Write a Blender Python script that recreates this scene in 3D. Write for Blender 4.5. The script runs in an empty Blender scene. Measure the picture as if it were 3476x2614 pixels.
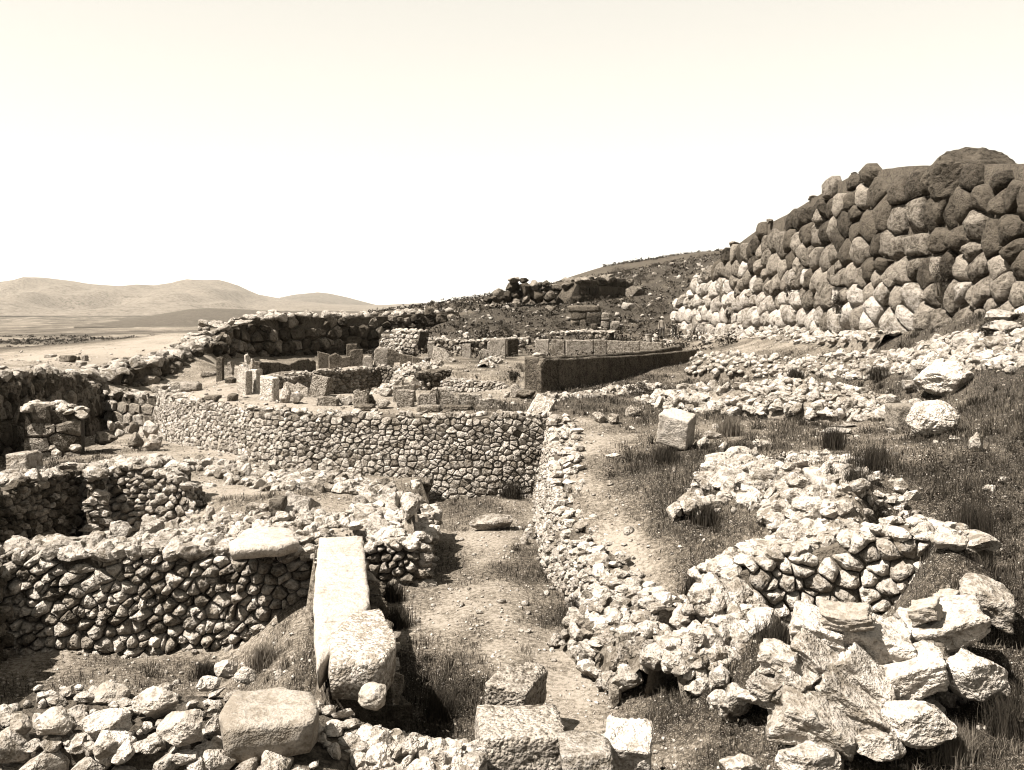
import bpy, bmesh, math, random
import numpy as np
from mathutils import Vector, Matrix, noise as mnoise

random.seed(7)
rng = np.random.default_rng(7)
scene = bpy.context.scene
COL = scene.collection

# ------------------------------------------------------------------ camera
EYE, FPX, CU, HV = 6.6, 3337.0, 1738.0, 1053.0      # eye height, focal length, centre column and horizon row of the 3476x2614 print
cam_d = bpy.data.cameras.new('camera')
cam = bpy.data.objects.new('camera', cam_d)
COL.objects.link(cam)
scene.camera = cam
cam.location = (0, 0, EYE)
cam.rotation_euler = (math.radians(90), 0, 0)
cam_d.sensor_width = 36.0
cam_d.lens = 36.0 * FPX / 3476.0
cam_d.shift_y = -(2614 / 2.0 - HV) / 3476.0          # a view camera with a lowered lens: verticals stay vertical
cam_d.clip_start, cam_d.clip_end = 0.1, 60000

# ------------------------------------------------------------------ light
EL, AZ = math.radians(57), math.radians(25)
SUN = Vector((-math.cos(EL) * math.cos(AZ), -math.cos(EL) * math.sin(AZ), math.sin(EL)))
world = bpy.data.worlds.new('World')
scene.world = world
world.use_nodes = True
wn, wl = world.node_tree.nodes, world.node_tree.links
wn.clear()
sky = wn.new('ShaderNodeTexSky')
sky.sky_type = 'NISHITA'
sky.sun_disc = False
sky.sun_elevation = EL
sky.sun_rotation = math.atan2(SUN.x, SUN.y)
sky.air_density, sky.dust_density, sky.ozone_density = 1.0, 0.3, 1.0
bw = wn.new('ShaderNodeRGBToBW')
tint = wn.new('ShaderNodeMix'); tint.data_type = 'RGBA'; tint.blend_type = 'MULTIPLY'
tint.inputs[0].default_value = 1.0
tint.inputs[7].default_value = (1.0, 0.96, 0.86, 1)   # the print's cream paper tone
bg = wn.new('ShaderNodeBackground')
bg.inputs[1].default_value = 0.148
wo = wn.new('ShaderNodeOutputWorld')
pw = wn.new('ShaderNodeMath'); pw.operation = 'POWER'; pw.inputs[1].default_value = 0.45      # the print shows a pale sky, brightest low down
wl.new(sky.outputs[0], bw.inputs[0]); wl.new(bw.outputs[0], pw.inputs[0]); wl.new(pw.outputs[0], tint.inputs[6])
wl.new(tint.outputs[2], bg.inputs[0]); wl.new(bg.outputs[0], wo.inputs[0])
sun_d = bpy.data.lights.new('sun', 'SUN')
sun_d.energy, sun_d.angle, sun_d.color = 5.0, math.radians(0.5), (1.0, 0.945, 0.87)
sun = bpy.data.objects.new('sun', sun_d)
COL.objects.link(sun)
sun.rotation_euler = SUN.to_track_quat('Z', 'Y').to_euler()
sun.location = (-40, -20, 60)
vs = scene.view_settings
vs.view_transform, vs.look, vs.gamma, vs.use_curve_mapping = 'Standard', 'None', 1.0, False
vs.exposure = 2.0
scene.render.engine = 'CYCLES'
scene.cycles.use_denoising = True
scene.cycles.pixel_filter_type, scene.cycles.filter_width = 'BLACKMAN_HARRIS', 1.1
scene.cycles.max_bounces, scene.cycles.diffuse_bounces = 3, 1

# ------------------------------------------------------------------ helpers
def at(u, v, Y):
    """The place in metres that the print shows at column u, row v, Y metres away."""
    return Vector(((u - CU) / FPX * Y, Y, EYE - (v - HV) / FPX * Y))

def onz(u, v, Z):
    return at(u, v, (EYE - Z) * FPX / (v - HV))

def link(o, parent=None):
    COL.objects.link(o)
    if parent is not None:
        o.parent = parent
    return o

def tag(o, label=None, cat=None, group=None, kind=None):
    if cat and not kind: kind = 'thing'
    for k, val in (('label', label), ('category', cat), ('group', group), ('kind', kind)):
        if val:
            o[k] = val
    return o

def mesh_obj(name, verts, faces, mat, parent=None, loc=None, smooth=False):
    me = bpy.data.meshes.new(name)
    if loc is not None:
        l = Vector(loc)
        verts = [(a[0] - l.x, a[1] - l.y, a[2] - l.z) for a in verts]
    me.from_pydata([tuple(a) for a in verts], [], faces)
    if smooth:
        me.polygons.foreach_set('use_smooth', [True] * len(me.polygons))
    for m in (mat if isinstance(mat, (list, tuple)) else [mat]):
        me.materials.append(m)
    o = bpy.data.objects.new(name, me)
    link(o, parent)
    if loc is not None:
        o.location = l - (parent.location if parent is not None else Vector((0, 0, 0)))
    return o

def fast_mesh(name, V, Fq, mat, smooth=False):
    """Mesh from numpy arrays: V (n,3), Fq (m,k)."""
    me = bpy.data.meshes.new(name)
    V = np.asarray(V, np.float32); Fq = np.asarray(Fq, np.int32)
    m, k = Fq.shape
    me.vertices.add(len(V)); me.vertices.foreach_set('co', V.ravel())
    me.loops.add(m * k); me.loops.foreach_set('vertex_index', Fq.ravel())
    me.polygons.add(m)
    me.polygons.foreach_set('loop_start', np.arange(0, m * k, k, dtype=np.int32))
    if smooth:
        me.polygons.foreach_set('use_smooth', np.ones(m, bool))
    me.update(calc_edges=True); me.validate()
    me.materials.append(mat)
    return me

def empty(name, loc, label, cat, group=None):
    o = bpy.data.objects.new(name, None)
    o.empty_display_size = 0.2
    link(o); o.location = loc
    return tag(o, label, cat, group, 'thing')

# ------------------------------------------------------------------ materials
def tone(v):
    """the print's sepia: darker matter is browner"""
    k = min(1.0, v / 0.32)
    return (v, v * (0.82 + 0.085 * k), v * (0.61 + 0.19 * k), 1)

def stone_mat(name, lo, hi, speck=0.5, speck_at=0.57, bump=0.9, scale=1.0, pebbles=0.0, crag=1.0):
    m = bpy.data.materials.new(name); m.use_nodes = True
    N, L = m.node_tree.nodes, m.node_tree.links
    b = N['Principled BSDF']
    b.inputs['Roughness'].default_value = 0.95
    b.inputs['Specular IOR Level'].default_value = 0.08
    geo = N.new('ShaderNodeNewGeometry'); oi = N.new('ShaderNodeObjectInfo')
    def nz(sc, det=6, rough=0.6, typ='FBM'):
        t = N.new('ShaderNodeTexNoise'); t.noise_type = typ
        t.inputs['Scale'].default_value = sc; t.inputs['Detail'].default_value = det; t.inputs['Roughness'].default_value = rough
        L.new(geo.outputs['Position'], t.inputs['Vector'])
        return t.outputs['Fac']
    def mt(op, a, c=None):
        t = N.new('ShaderNodeMath'); t.operation = op
        for i, x in enumerate((a, c)):
            if x is None: continue
            if isinstance(x, (int, float)): t.inputs[i].default_value = x
            else: L.new(x, t.inputs[i])
        return t.outputs[0]
    n1, n2, n3 = nz(1.6 * scale, 4), nz(6 * scale, 4, 0.6), nz(22 * scale, 2, 0.6)
    rnd = mt('FRACT', mt('ADD', oi.outputs['Random'], geo.outputs['Random Per Island']))
    f = mt('ADD', mt('ADD', mt('MULTIPLY', n1, 1.0), mt('MULTIPLY', n2, 2.2)), mt('ADD', mt('MULTIPLY', rnd, 0.45), mt('MULTIPLY', n3, 1.3)))
    f = mt('SUBTRACT', f, 1.95)
    if pebbles:
        v = N.new('ShaderNodeTexVoronoi'); v.inputs['Scale'].default_value = pebbles; v.inputs['Randomness'].default_value = 1.0
        L.new(geo.outputs['Position'], v.inputs['Vector'])
        sepc = N.new('ShaderNodeSeparateColor'); L.new(v.outputs['Color'], sepc.inputs[0])
        f = mt('ADD', f, mt('MULTIPLY', mt('SUBTRACT', sepc.outputs[0], .5), .7))
    ramp = N.new('ShaderNodeValToRGB')
    ramp.color_ramp.elements[0].position = 0.1; ramp.color_ramp.elements[0].color = tone(lo)
    ramp.color_ramp.elements[1].position = 0.9; ramp.color_ramp.elements[1].color = tone(hi)
    L.new(f, ramp.inputs[0])
    sp = N.new('ShaderNodeMapRange'); sp.inputs['From Min'].default_value = speck_at - 0.04; sp.inputs['From Max'].default_value = speck_at + 0.04
    sp.inputs['To Min'].default_value = 1.0; sp.inputs['To Max'].default_value = speck
    L.new(mt('ADD', mt('MULTIPLY', n3, 0.55), mt('MULTIPLY', n2, 0.45)), sp.inputs['Value'])
    mx = N.new('ShaderNodeMix'); mx.data_type = 'RGBA'; mx.blend_type = 'MULTIPLY'; mx.inputs[0].default_value = 1
    L.new(ramp.outputs[0], mx.inputs[6]); L.new(sp.outputs[0], mx.inputs[7])
    L.new(mx.outputs[2], b.inputs['Base Color'])
    rid = nz(3.2 * scale, 3, 0.5, 'RIDGED_MULTIFRACTAL')
    h = mt('ADD', mt('ADD', mt('MULTIPLY', n2, 1.1), mt('MULTIPLY', n3, 0.4)), mt('MULTIPLY', rid, 0.22 * crag))
    if pebbles:
        h = mt('SUBTRACT', h, mt('MULTIPLY', mt('MULTIPLY', v.outputs['Distance'], n1), 0.6))
    bp = N.new('ShaderNodeBump'); bp.inputs['Strength'].default_value = bump; bp.inputs['Distance'].default_value = 0.13 / scale
    L.new(h, bp.inputs['Height']); L.new(bp.outputs[0], b.inputs['Normal'])
    return m

M = {}
M['lime'] = stone_mat('limestone', 0.08, 0.32)
M['bright'] = stone_mat('pale_limestone', 0.11, 0.37, speck=0.55)
M['grey'] = stone_mat('weathered_shade_limestone', 0.035, 0.19)  # weathering, plus the shade of shaded walls put into the colour
M['dark'] = stone_mat('lichen_shade_limestone', 0.015, 0.075)  # lichen, plus shade and burned-in darkening put into the stone colour
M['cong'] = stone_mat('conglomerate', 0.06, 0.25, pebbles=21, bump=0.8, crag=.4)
M['congdark'] = stone_mat('dark_shade_conglomerate', 0.028, 0.12, pebbles=21, bump=0.8, crag=.4)  # dark stone, deepened to paint the shade on the parapet faces
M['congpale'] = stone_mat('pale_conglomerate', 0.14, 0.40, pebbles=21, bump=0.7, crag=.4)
M['soil'] = stone_mat('pale_earth', 0.05, 0.19, scale=1.3, speck=.7)
M['core'] = stone_mat('wall_earth', 0.02, 0.10, bump=1.0, scale=1.5)
M['smooth'] = stone_mat('smooth_limestone', 0.13, 0.29, speck=0.6, bump=0.55, crag=.5)

# ------------------------------------------------------------------ stones
def make_rock_mesh(name, seed, sub, mat, cuts=9, rough=0.1, squash=(1, 1, 1), fine=0.03, klo=0.45, khi=0.85):
    r = random.Random(seed)
    bm = bmesh.new()
    bmesh.ops.create_icosphere(bm, subdivisions=sub, radius=1.0)
    planes = []
    for _ in range(cuts):
        d = Vector((r.gauss(0, 1), r.gauss(0, 1), r.gauss(0, 1))).normalized()
        planes.append((d, r.uniform(klo, khi)))
    off = Vector((r.uniform(-50, 50), r.uniform(-50, 50), r.uniform(-50, 50)))
    for v in bm.verts:
        d = v.co.normalized(); rad = 1.0
        for n, k in planes:
            c = n.dot(d)
            if c > 1e-3:
                rad = min(rad, k / c)
        q = d * rad
        rad *= 1 + rough * mnoise.noise(q * 1.7 + off) + fine * (1.4 * (1 - 2 * abs(mnoise.noise(q * 3.7 + off))) + 0.9 * (1 - 2 * abs(mnoise.noise(q * 8.3 + off))) + .5 * mnoise.noise(q * 17 + off))
        v.co = Vector((d.x * rad * squash[0], d.y * rad * squash[1], d.z * rad * squash[2]))
    me = bpy.data.meshes.new(name)
    bm.to_mesh(me); bm.free()
    if sub >= 3:
        me.polygons.foreach_set('use_smooth', [True] * len(me.polygons))
        me.set_sharp_from_angle(angle=math.radians(24))
    me.materials.append(mat)
    return me

_protos = {}
def rocks(matkey, sub):
    k = (matkey, sub)
    if k not in _protos:
        _protos[k] = [make_rock_mesh('stone', 100 * sub + i, sub, M[matkey], cuts=10 + i % 8, rough=0.14, fine=0.032) for i in range(12)]
    return _protos[k]

_tmpl = None
def rock_template(n=10):
    """vertex/face arrays of coarse stones, for joined rubble"""
    global _tmpl
    if _tmpl is None:
        _tmpl = []
        for i in range(n):
            me = make_rock_mesh('tmp', 900 + i, 1, M['lime'], cuts=5, rough=0.25)
            V = np.array([v.co[:] for v in me.vertices]); Fc = np.array([p.vertices[:] for p in me.polygons])
            bpy.data.meshes.remove(me)
            _tmpl.append((V, Fc))
    return _tmpl

def rand_rot(g, flat=0.35):
    a = g.uniform(0, 2 * math.pi)
    R = Matrix.Rotation(a, 3, 'Z') @ Matrix.Rotation(g.gauss(0, flat), 3, 'X') @ Matrix.Rotation(g.gauss(0, flat), 3, 'Y')
    return R

def scatter_mesh(name, pts, sizes, mat, seed=1, flat=0.6, squash=0.65):
    """many small stones joined in one mesh"""
    T = rock_template(); g = np.random.default_rng(seed)
    Vs, Fs, n = [], [], 0
    pts = np.asarray(pts); sizes = np.asarray(sizes)
    kind = g.integers(0, len(T), len(pts))
    for k in range(len(T)):
        idx = np.where(kind == k)[0]
        if not len(idx): continue
        V, Fc = T[k]
        a = g.uniform(0, 6.283, len(idx)); t = g.normal(0, flat, len(idx))
        ca, sa, ct, st = np.cos(a), np.sin(a), np.cos(t), np.sin(t)
        sx = g.uniform(0.75, 1.35, len(idx)); sz = g.uniform(0.8, 1.2, len(idx)) * squash
        x = V[None, :, 0] * sx[:, None]; y = V[None, :, 1] * np.ones(len(idx))[:, None]; z = V[None, :, 2] * sz[:, None]
        y, z = y * ct[:, None] - z * st[:, None], y * st[:, None] + z * ct[:, None]
        x, y = x * ca[:, None] - y * sa[:, None], x * sa[:, None] + y * ca[:, None]
        W = np.stack([x, y, z], -1) * sizes[idx][:, None, None] + pts[idx][:, None, :]
        F2 = Fc[None] + (np.arange(len(idx)) * len(V))[:, None, None] + n
        Vs.append(W.reshape(-1, 3)); Fs.append(F2.reshape(-1, 3)); n += len(idx) * len(V)
    return fast_mesh(name, np.concatenate(Vs), np.concatenate(Fs), mat)

# ------------------------------------------------------------------ fitted masonry
def clip_poly(poly, nx, ny, c):
    out = []
    n = len(poly)
    for i in range(n):
        a, b = poly[i], poly[(i + 1) % n]
        da, db = a[0] * nx + a[1] * ny - c, b[0] * nx + b[1] * ny - c
        if da <= 0: out.append(a)
        if (da < 0 < db) or (db < 0 < da):
            t = da / (da - db)
            out.append((a[0] + (b[0] - a[0]) * t, a[1] + (b[1] - a[1]) * t))
    return out

def voronoi_cells(sites, box, aniso, wts=None):
    """sites [(s,t)], in a space where s is divided by aniso"""
    P = [(s / aniso, t) for s, t in sites]
    A = np.array(P)
    W = wts if wts is not None else np.zeros(len(P))
    cells = []
    x0, y0, x1, y1 = box[0] / aniso, box[1], box[2] / aniso, box[3]
    for i, p in enumerate(P):
        d2 = ((A - A[i]) ** 2).sum(1)
        nb = np.argpartition(d2, min(16, len(d2) - 1))[:17]
        nb = nb[np.argsort(d2[nb])]
        poly = [(x0, y0), (x1, y0), (x1, y1), (x0, y1)]
        for j in nb:
            if j == i: continue
            q = P[j]
            nx, ny = q[0] - p[0], q[1] - p[1]
            poly = clip_poly(poly, nx, ny, (q[0] ** 2 + q[1] ** 2 - p[0] ** 2 - p[1] ** 2 + W[i] - W[j]) / 2)
            if len(poly) < 3: break
        cells.append([(x * aniso, y) for x, y in poly] if len(poly) >= 3 else None)
    return cells

class Path:
    def __init__(self, pts):
        self.p = [Vector((a[0], a[1])) for a in pts]
        self.s = [0.0]
        for a, b in zip(self.p, self.p[1:]):
            self.s.append(self.s[-1] + (b - a).length)
        self.L = self.s[-1]
        nrm = []
        for i in range(len(self.p)):
            d = (self.p[min(i + 1, len(self.p) - 1)] - self.p[max(i - 1, 0)]).normalized()
            nrm.append(Vector((d.y, -d.x)))
        mid = self.p[len(self.p) // 2]
        k = len(self.p) // 2
        self.flip = 1.0
        if nrm[k].dot(-mid) < 0: self.flip = -1.0
        self.n = [x * self.flip for x in nrm]
    def at(self, s):
        s = min(max(s, 0), self.L)
        for i in range(len(self.s) - 1):
            if s <= self.s[i + 1] or i == len(self.s) - 2:
                t = (s - self.s[i]) / max(1e-6, self.s[i + 1] - self.s[i])
                return self.p[i].lerp(self.p[i + 1], t), self.n[i].lerp(self.n[i + 1], t).normalized(), i, t

def masonry(name, label, cat, nodes, size=0.3, aniso=1.35, thick=0.7, batter=0.1, gap=0.012, bulge=0.04, jitter=0.34, tilt=0.12,
            mat='lime', mats=None, seed=1, ragged=0.12, capn=0, capsize=0.2, coursed=False, rounding=True, holes=(), nparts=300,
            facing=None, group=None, small=0.25, capmat=None, recess=0.08, detail=0, capsub=4):
    """A stone wall: an earth core with fitted stones on its seen face and loose cap stones along its top.
    nodes: (U, Vtop, Y, Zbottom) along the top edge of the face."""
    g = random.Random(seed)
    tops = [at(u, v, Y) for u, v, Y, zb in nodes]
    zbs = [n[3] for n in nodes]
    path = Path([(t.x, t.y) for t in tops])
    if facing is not None:
        k = len(path.n) // 2
        if path.n[k].dot(Vector(facing)) < 0:
            path.n = [-x for x in path.n]
    def ends(i, t):
        return tops[i].z + (tops[i + 1].z - tops[i].z) * t, zbs[i] + (zbs[i + 1] - zbs[i]) * t
    def place(s, z, d):
        p, n, i, t = path.at(s)
        zt, zb = ends(i, t)
        q = p + n * (d + batter * (zt - z))
        return Vector((q.x, q.y, z))
    base = Vector((tops[0].x, tops[0].y, min(zbs)))
    mid = path.at(path.L / 2)[0]
    root = empty(name, (mid.x, mid.y, min(zbs)), label, cat, group)
    zmax, zmin = max(t.z for t in tops), min(zbs) - 0.2
    # sites, roughly coursed
    sites = []
    z = zmin
    while z < zmax + size:
        h = size * g.uniform(0.75, 1.3) if coursed else size * g.uniform(0.6, 1.45)
        s = -g.random() * size
        while s < path.L + size:
            w = size * aniso * (g.uniform(0.6, 1.55) if coursed else g.choice((g.uniform(.45, .8), g.uniform(.7, 1.2), g.uniform(1.1, 1.9))))
            j = 0.12 if coursed else jitter
            sites.append((s + w / 2 + g.gauss(0, j * 0.3) * size, z + h / 2 + g.gauss(0, j * 0.6) * size))
            if not coursed and g.random() < small:
                sites.append((s + w + g.gauss(0, .1) * size, z + h * g.choice((0.05, 0.95)) + g.gauss(0, .05) * size))
            s += w
        z += h
    keep = []
    for s, t in sites:
        if s < -0.02 or s > path.L + 0.02: keep.append(False); continue
        p, n, i, tt = path.at(s)
        zt, zb = ends(i, tt)
        rg = ragged * (mnoise.noise(Vector((s * 1.1, seed * 3.3, 0))) * 1.4 + g.uniform(-0.5, 0.3))
        keep.append(zb - size * 0.6 < t < zt + rg - size * 0.3)
    cells = voronoi_cells(sites, (-0.15, zmin - 0.5, path.L + 0.15, zmax + 2), aniso, [(size * g.uniform(0, .42)) ** 2 for _ in sites])
    stones = []
    for k, (st, cell) in enumerate(zip(sites, cells)):
        if cell is None or not keep[k]: continue
        cx, cy = sum(c[0] for c in cell) / len(cell), sum(c[1] for c in cell) / len(cell)
        if any((place(cx, cy, 0) - h).length < size * 0.55 for h in holes): continue
        wd = max(c[0] for c in cell) - min(c[0] for c in cell); ht = max(c[1] for c in cell) - min(c[1] for c in cell)
        if wd > size * aniso * 3.2 or ht > size * 3.2: continue
        poly = cell
        if rounding:
            q = []
            n = len(poly)
            for i in range(n):
                a, b = poly[i], poly[(i + 1) % n]
                l = math.hypot(b[0] - a[0], b[1] - a[1])
                if l < size * 0.12:
                    q.append(((a[0] + b[0]) / 2, (a[1] + b[1]) / 2)); continue
                c1, c2 = (0.09, 0.91) if l > size * .3 else (0.22, 0.78)
                if detail: c1, c2 = g.uniform(.03, .13), 1 - g.uniform(.03, .13)
                q.append((a[0] + (b[0] - a[0]) * c1, a[1] + (b[1] - a[1]) * c1)); q.append((a[0] + (b[0] - a[0]) * c2, a[1] + (b[1] - a[1]) * c2))
            poly = q
        n = len(poly)
        if n < 3: continue
        r0 = max(0.02, min(wd, ht) / 2)
        sh = max(0.3, 1 - gap * g.uniform(0.5, 2.0) / r0)
        tx, ty = g.gauss(0, tilt), g.gauss(0, tilt)
        proud = g.gauss(0, bulge * 0.45)
        b = min(bulge * g.uniform(0.7, 1.5), r0 * 0.8)
        vs_, fs_ = [], []
        ox, oy = g.gauss(0, 0.12) * r0, g.gauss(0, 0.12) * r0
        if detail:
            q = []
            for i in range(n):
                p0, p1 = poly[i], poly[(i + 1) % n]
                k = max(1, int(math.hypot(p1[0] - p0[0], p1[1] - p0[1]) / (r0 * 0.42)))
                for j in range(k):
                    q.append((p0[0] + (p1[0] - p0[0]) * j / k, p0[1] + (p1[1] - p0[1]) * j / k))
            poly = q; n = len(poly)
            cutp = [(g.uniform(0, 6.28), g.uniform(.0, .9)) for _ in range(4)]
            off = Vector((g.uniform(-99, 99), g.uniform(-99, 99), g.uniform(-99, 99)))
            for rr in (1.0, 1.0, .97, .87, .68, .44, .2):
                first = not vs_
                for (x, y) in poly:
                    nx_, ny_ = (x - cx) * rr * sh, (y - cy) * rr * sh
                    if first:
                        d = -recess - 0.15
                    else:
                        d = proud - b * .3 + b * 1.2 * (1 - rr ** 5) + tx * nx_ + ty * ny_
                        for ca_, lim in cutp:
                            e_ = (nx_ * math.cos(ca_) + ny_ * math.sin(ca_)) / r0 - lim * .6
                            if e_ > 0: d -= e_ * b * .8
                        w = Vector((nx_, ny_, d)) / r0
                        d += b * (.5 * mnoise.noise(w * 1.3 + off) + .45 * (.5 - abs(mnoise.noise(w * 2.6 + off)) * 2) + .25 * mnoise.noise(w * 7 + off))
                        nx_ += r0 * .07 * mnoise.noise(w * 2.2 - off); ny_ += r0 * .07 * mnoise.noise(w * 2.2 - off * 2)
                    vs_.append(place(cx + nx_, cy + ny_, d))
            vs_.append(place(cx, cy, proud + b * 1.2))
            for ring in range(6):
                o_ = ring * n
                for i in range(n):
                    fs_.append((o_ + i, o_ + (i + 1) % n, o_ + n + (i + 1) % n, o_ + n + i))
            for i in range(n):
                fs_.append((6 * n + i, 6 * n + (i + 1) % n, 7 * n))
        else:
         for scale_, dep in ((sh * 0.92, -recess - 0.1), (sh, proud - b * 0.35), (sh * 0.66, proud + b)):
            for (x, y) in poly:
                nx_, ny_ = (x - cx) * scale_, (y - cy) * scale_
                d = dep + (tx * nx_ + ty * ny_ if dep > -recess else 0) + (g.gauss(0, b * 0.22) if dep > -recess else 0)
                jx = g.gauss(0, 0.05) * r0 if scale_ < sh * .9 or dep > 0 else 0
                vs_.append(place(cx + nx_ + (ox if scale_ < sh * .7 else 0) + jx, cy + ny_ + (oy if scale_ < sh * .7 else 0) + jx, d))
        if not detail:
            vs_.append(place(cx + ox * 1.3, cy + oy * 1.3, proud + b * g.uniform(0.9, 1.35)))
            for ring in (0, 1):
                o_ = ring * n
                for i in range(n):
                    fs_.append((o_ + i, o_ + (i + 1) % n, o_ + n + (i + 1) % n, o_ + n + i))
            for i in range(n):
                fs_.append((2 * n + i, 2 * n + (i + 1) % n, 3 * n))
        if path.flip * (1 if path.n[0].dot(Vector((0, 0))) >= 0 else 1) < 0:
            fs_ = [tuple(reversed(f)) for f in fs_]
        c3 = place(cx, cy, 0)
        mk = mats(c3, g) if mats else mat
        stones.append((wd * ht / max(1.0, c3.y) ** 2, c3, vs_, fs_, mk))
    # loose cap stones
    caps = []
    for _ in range(capn):
        s = g.uniform(0, path.L)
        p, n, i, t = path.at(s)
        zt, zb = ends(i, t)
        r = capsize * g.uniform(0.55, 1.4)
        d = -g.uniform(0.0, 1.0) * thick
        q = p + n * d
        caps.append((Vector((q.x, q.y, zt - 0.1 + r * 0.2 + ragged * 0.15 * g.uniform(-1, .5))), r))
    stones.sort(key=lambda a: -a[0])
    ncap_parts = min(len(caps), int(nparts * 0.35))
    nst = nparts - ncap_parts
    for area, c3, vs_, fs_, mk in stones[:nst]:
        mesh_obj('stone', vs_, fs_, M[mk], root, c3, smooth=detail > 0)
    if stones[nst:]:
        bymat = {}
        for area, c3, vs_, fs_, mk in stones[nst:]:
            bymat.setdefault(mk, []).append((vs_, fs_))
        V, Fc, mi, ml = [], [], [], list(bymat)
        for mk in ml:
            for vs_, fs_ in bymat[mk]:
                o_ = len(V); V += vs_; Fc += [tuple(i + o_ for i in f) for f in fs_]; mi += [ml.index(mk)] * len(fs_)
        o = mesh_obj('small_stones', V, Fc, [M[m] for m in ml], root, root.location)
        o.data.polygons.foreach_set('material_index', mi)
        tag(o, kind='stuff')
    protos = rocks(capmat or mat, capsub)
    caps.sort(key=lambda a: -a[1] / a[0].y)
    for c, r in caps[:ncap_parts]:
        o = bpy.data.objects.new('cap_stone', g.choice(protos)); link(o, root)
        o.location = c - root.location
        o.rotation_euler = rand_rot(g, 0.25).to_euler()
        o.scale = (r * g.uniform(0.9, 1.5), r * g.uniform(0.8, 1.2), r * g.uniform(0.45, 0.8))
    if caps[ncap_parts:]:
        me = scatter_mesh('loose_rubble', [tuple(c - root.location) for c, r in caps[ncap_parts:]], [r for c, r in caps[ncap_parts:]], M[capmat or mat], seed)
        tag(link(bpy.data.objects.new('loose_rubble', me), root), kind='stuff')
    # earth core
    V, Fc = [], []
    ns = max(2, int(path.L / 0.5))
    for i in range(ns + 1):
        s = path.L * i / ns
        p, n, k, t = path.at(s)
        zt, zb = ends(k, t)
        zt2 = zt - 0.12 - 0.08 * abs(mnoise.noise(Vector((s, seed, 0)))); zb2 = zb - 0.4
        V += [place(s, zb2, -recess), place(s, zt2, -recess), place(s, zt2 + 0.0, -thick), Vector((place(s, zt2, -thick).x, place(s, zt2, -thick).y, zb2))]
        if i:
            a, b = (i - 1) * 4, i * 4
            for q in range(4):
                Fc.append((a + q, a + (q + 1) % 4, b + (q + 1) % 4, b + q))
    Fc.append((0, 1, 2, 3)); e = ns * 4; Fc.append((e + 3, e + 2, e + 1, e))
    mesh_obj('core', V, Fc, M['core'], root, root.location)
    return root

def heap(name, label, cat, nodes, n, size, width, height, mat='lime', seed=1, nparts=300, sub=4, flat=0.5, group=None, power=1.6, squash=0.7, skirt=True):
    """A collapsed wall: loose stones piled along a line.  nodes: (U, V, Y) along the crest."""
    g = random.Random(seed)
    P = [at(*q) for q in nodes]
    path = Path([(p.x, p.y) for p in P])
    mid = P[len(P) // 2]
    root = empty(name, (mid.x, mid.y, mid.z - height), label, cat, group)
    st = []
    for _ in range(n):
        s = g.uniform(0, path.L); p, nn, i, t = path.at(s)
        zc = P[i].z + (P[i + 1].z - P[i].z) * t
        a = g.uniform(-1, 1)
        r = size * (0.4 + 0.9 * g.random() ** power)
        q = p + nn * (a * width)
        z = zc - height * abs(a) ** 1.3 - r * 0.3 + g.uniform(-0.1, 0.05) * height
        st.append((Vector((q.x, q.y, z)), r))
    gr = ground([c.x for c, r in st], [c.y for c, r in st])
    for (c, r), z in zip(st, gr):
        c.z = max(c.z, z + r * 0.25)
    st.sort(key=lambda a: -a[1] / a[0].y)
    mixm = {'bright': ('bright', 'bright', 'lime'), 'lime': ('lime', 'lime', 'bright', 'grey')}.get(mat, (mat,))
    for c, r in st[:nparts]:
        o = bpy.data.objects.new('stone', g.choice(rocks(g.choice(mixm), sub))); link(o, root)
        o.location = c - root.location
        o.rotation_euler = rand_rot(g, flat).to_euler()
        o.scale = (r * g.uniform(0.95, 1.5), r * g.uniform(0.75, 1.15), r * g.uniform(0.75, 1.25) * squash)
    if st[nparts:]:
        me = scatter_mesh('loose_rubble', [tuple(c - root.location) for c, r in st[nparts:]], [r for c, r in st[nparts:]], M[mat], seed)
        tag(link(bpy.data.objects.new('loose_rubble', me), root), kind='stuff')
    # rubble core
    V, Fc = [], []
    edge = []
    ns = max(2, int(path.L / 0.4)); prof = (-1.1, -0.6, -0.2, 0.2, 0.6, 1.1)
    for i in range(ns + 1):
        p, nn, k, t = path.at(path.L * i / ns)
        zc = P[k].z + (P[k + 1].z - P[k].z) * t
        for a in prof:
            q = p + nn * (a * width)
            if abs(a) > 1 and skirt: edge.append(len(V))
            V.append(Vector((q.x, q.y, zc - size * 0.3 - height * abs(a) ** 1.3 + 0.1 * mnoise.noise(Vector((q.x * 2, q.y * 2, seed))))))
        if i:
            for j in range(5):
                a_, b_ = (i - 1) * 6 + j, i * 6 + j
                Fc.append((a_, a_ + 1, b_ + 1, b_))
    for i, z in zip(edge, ground([V[i].x for i in edge], [V[i].y for i in edge])):
        V[i].z = min(V[i].z, z - .25)
    mesh_obj('core', V, Fc, M['soil'], root, root.location, smooth=True)
    return root

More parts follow.
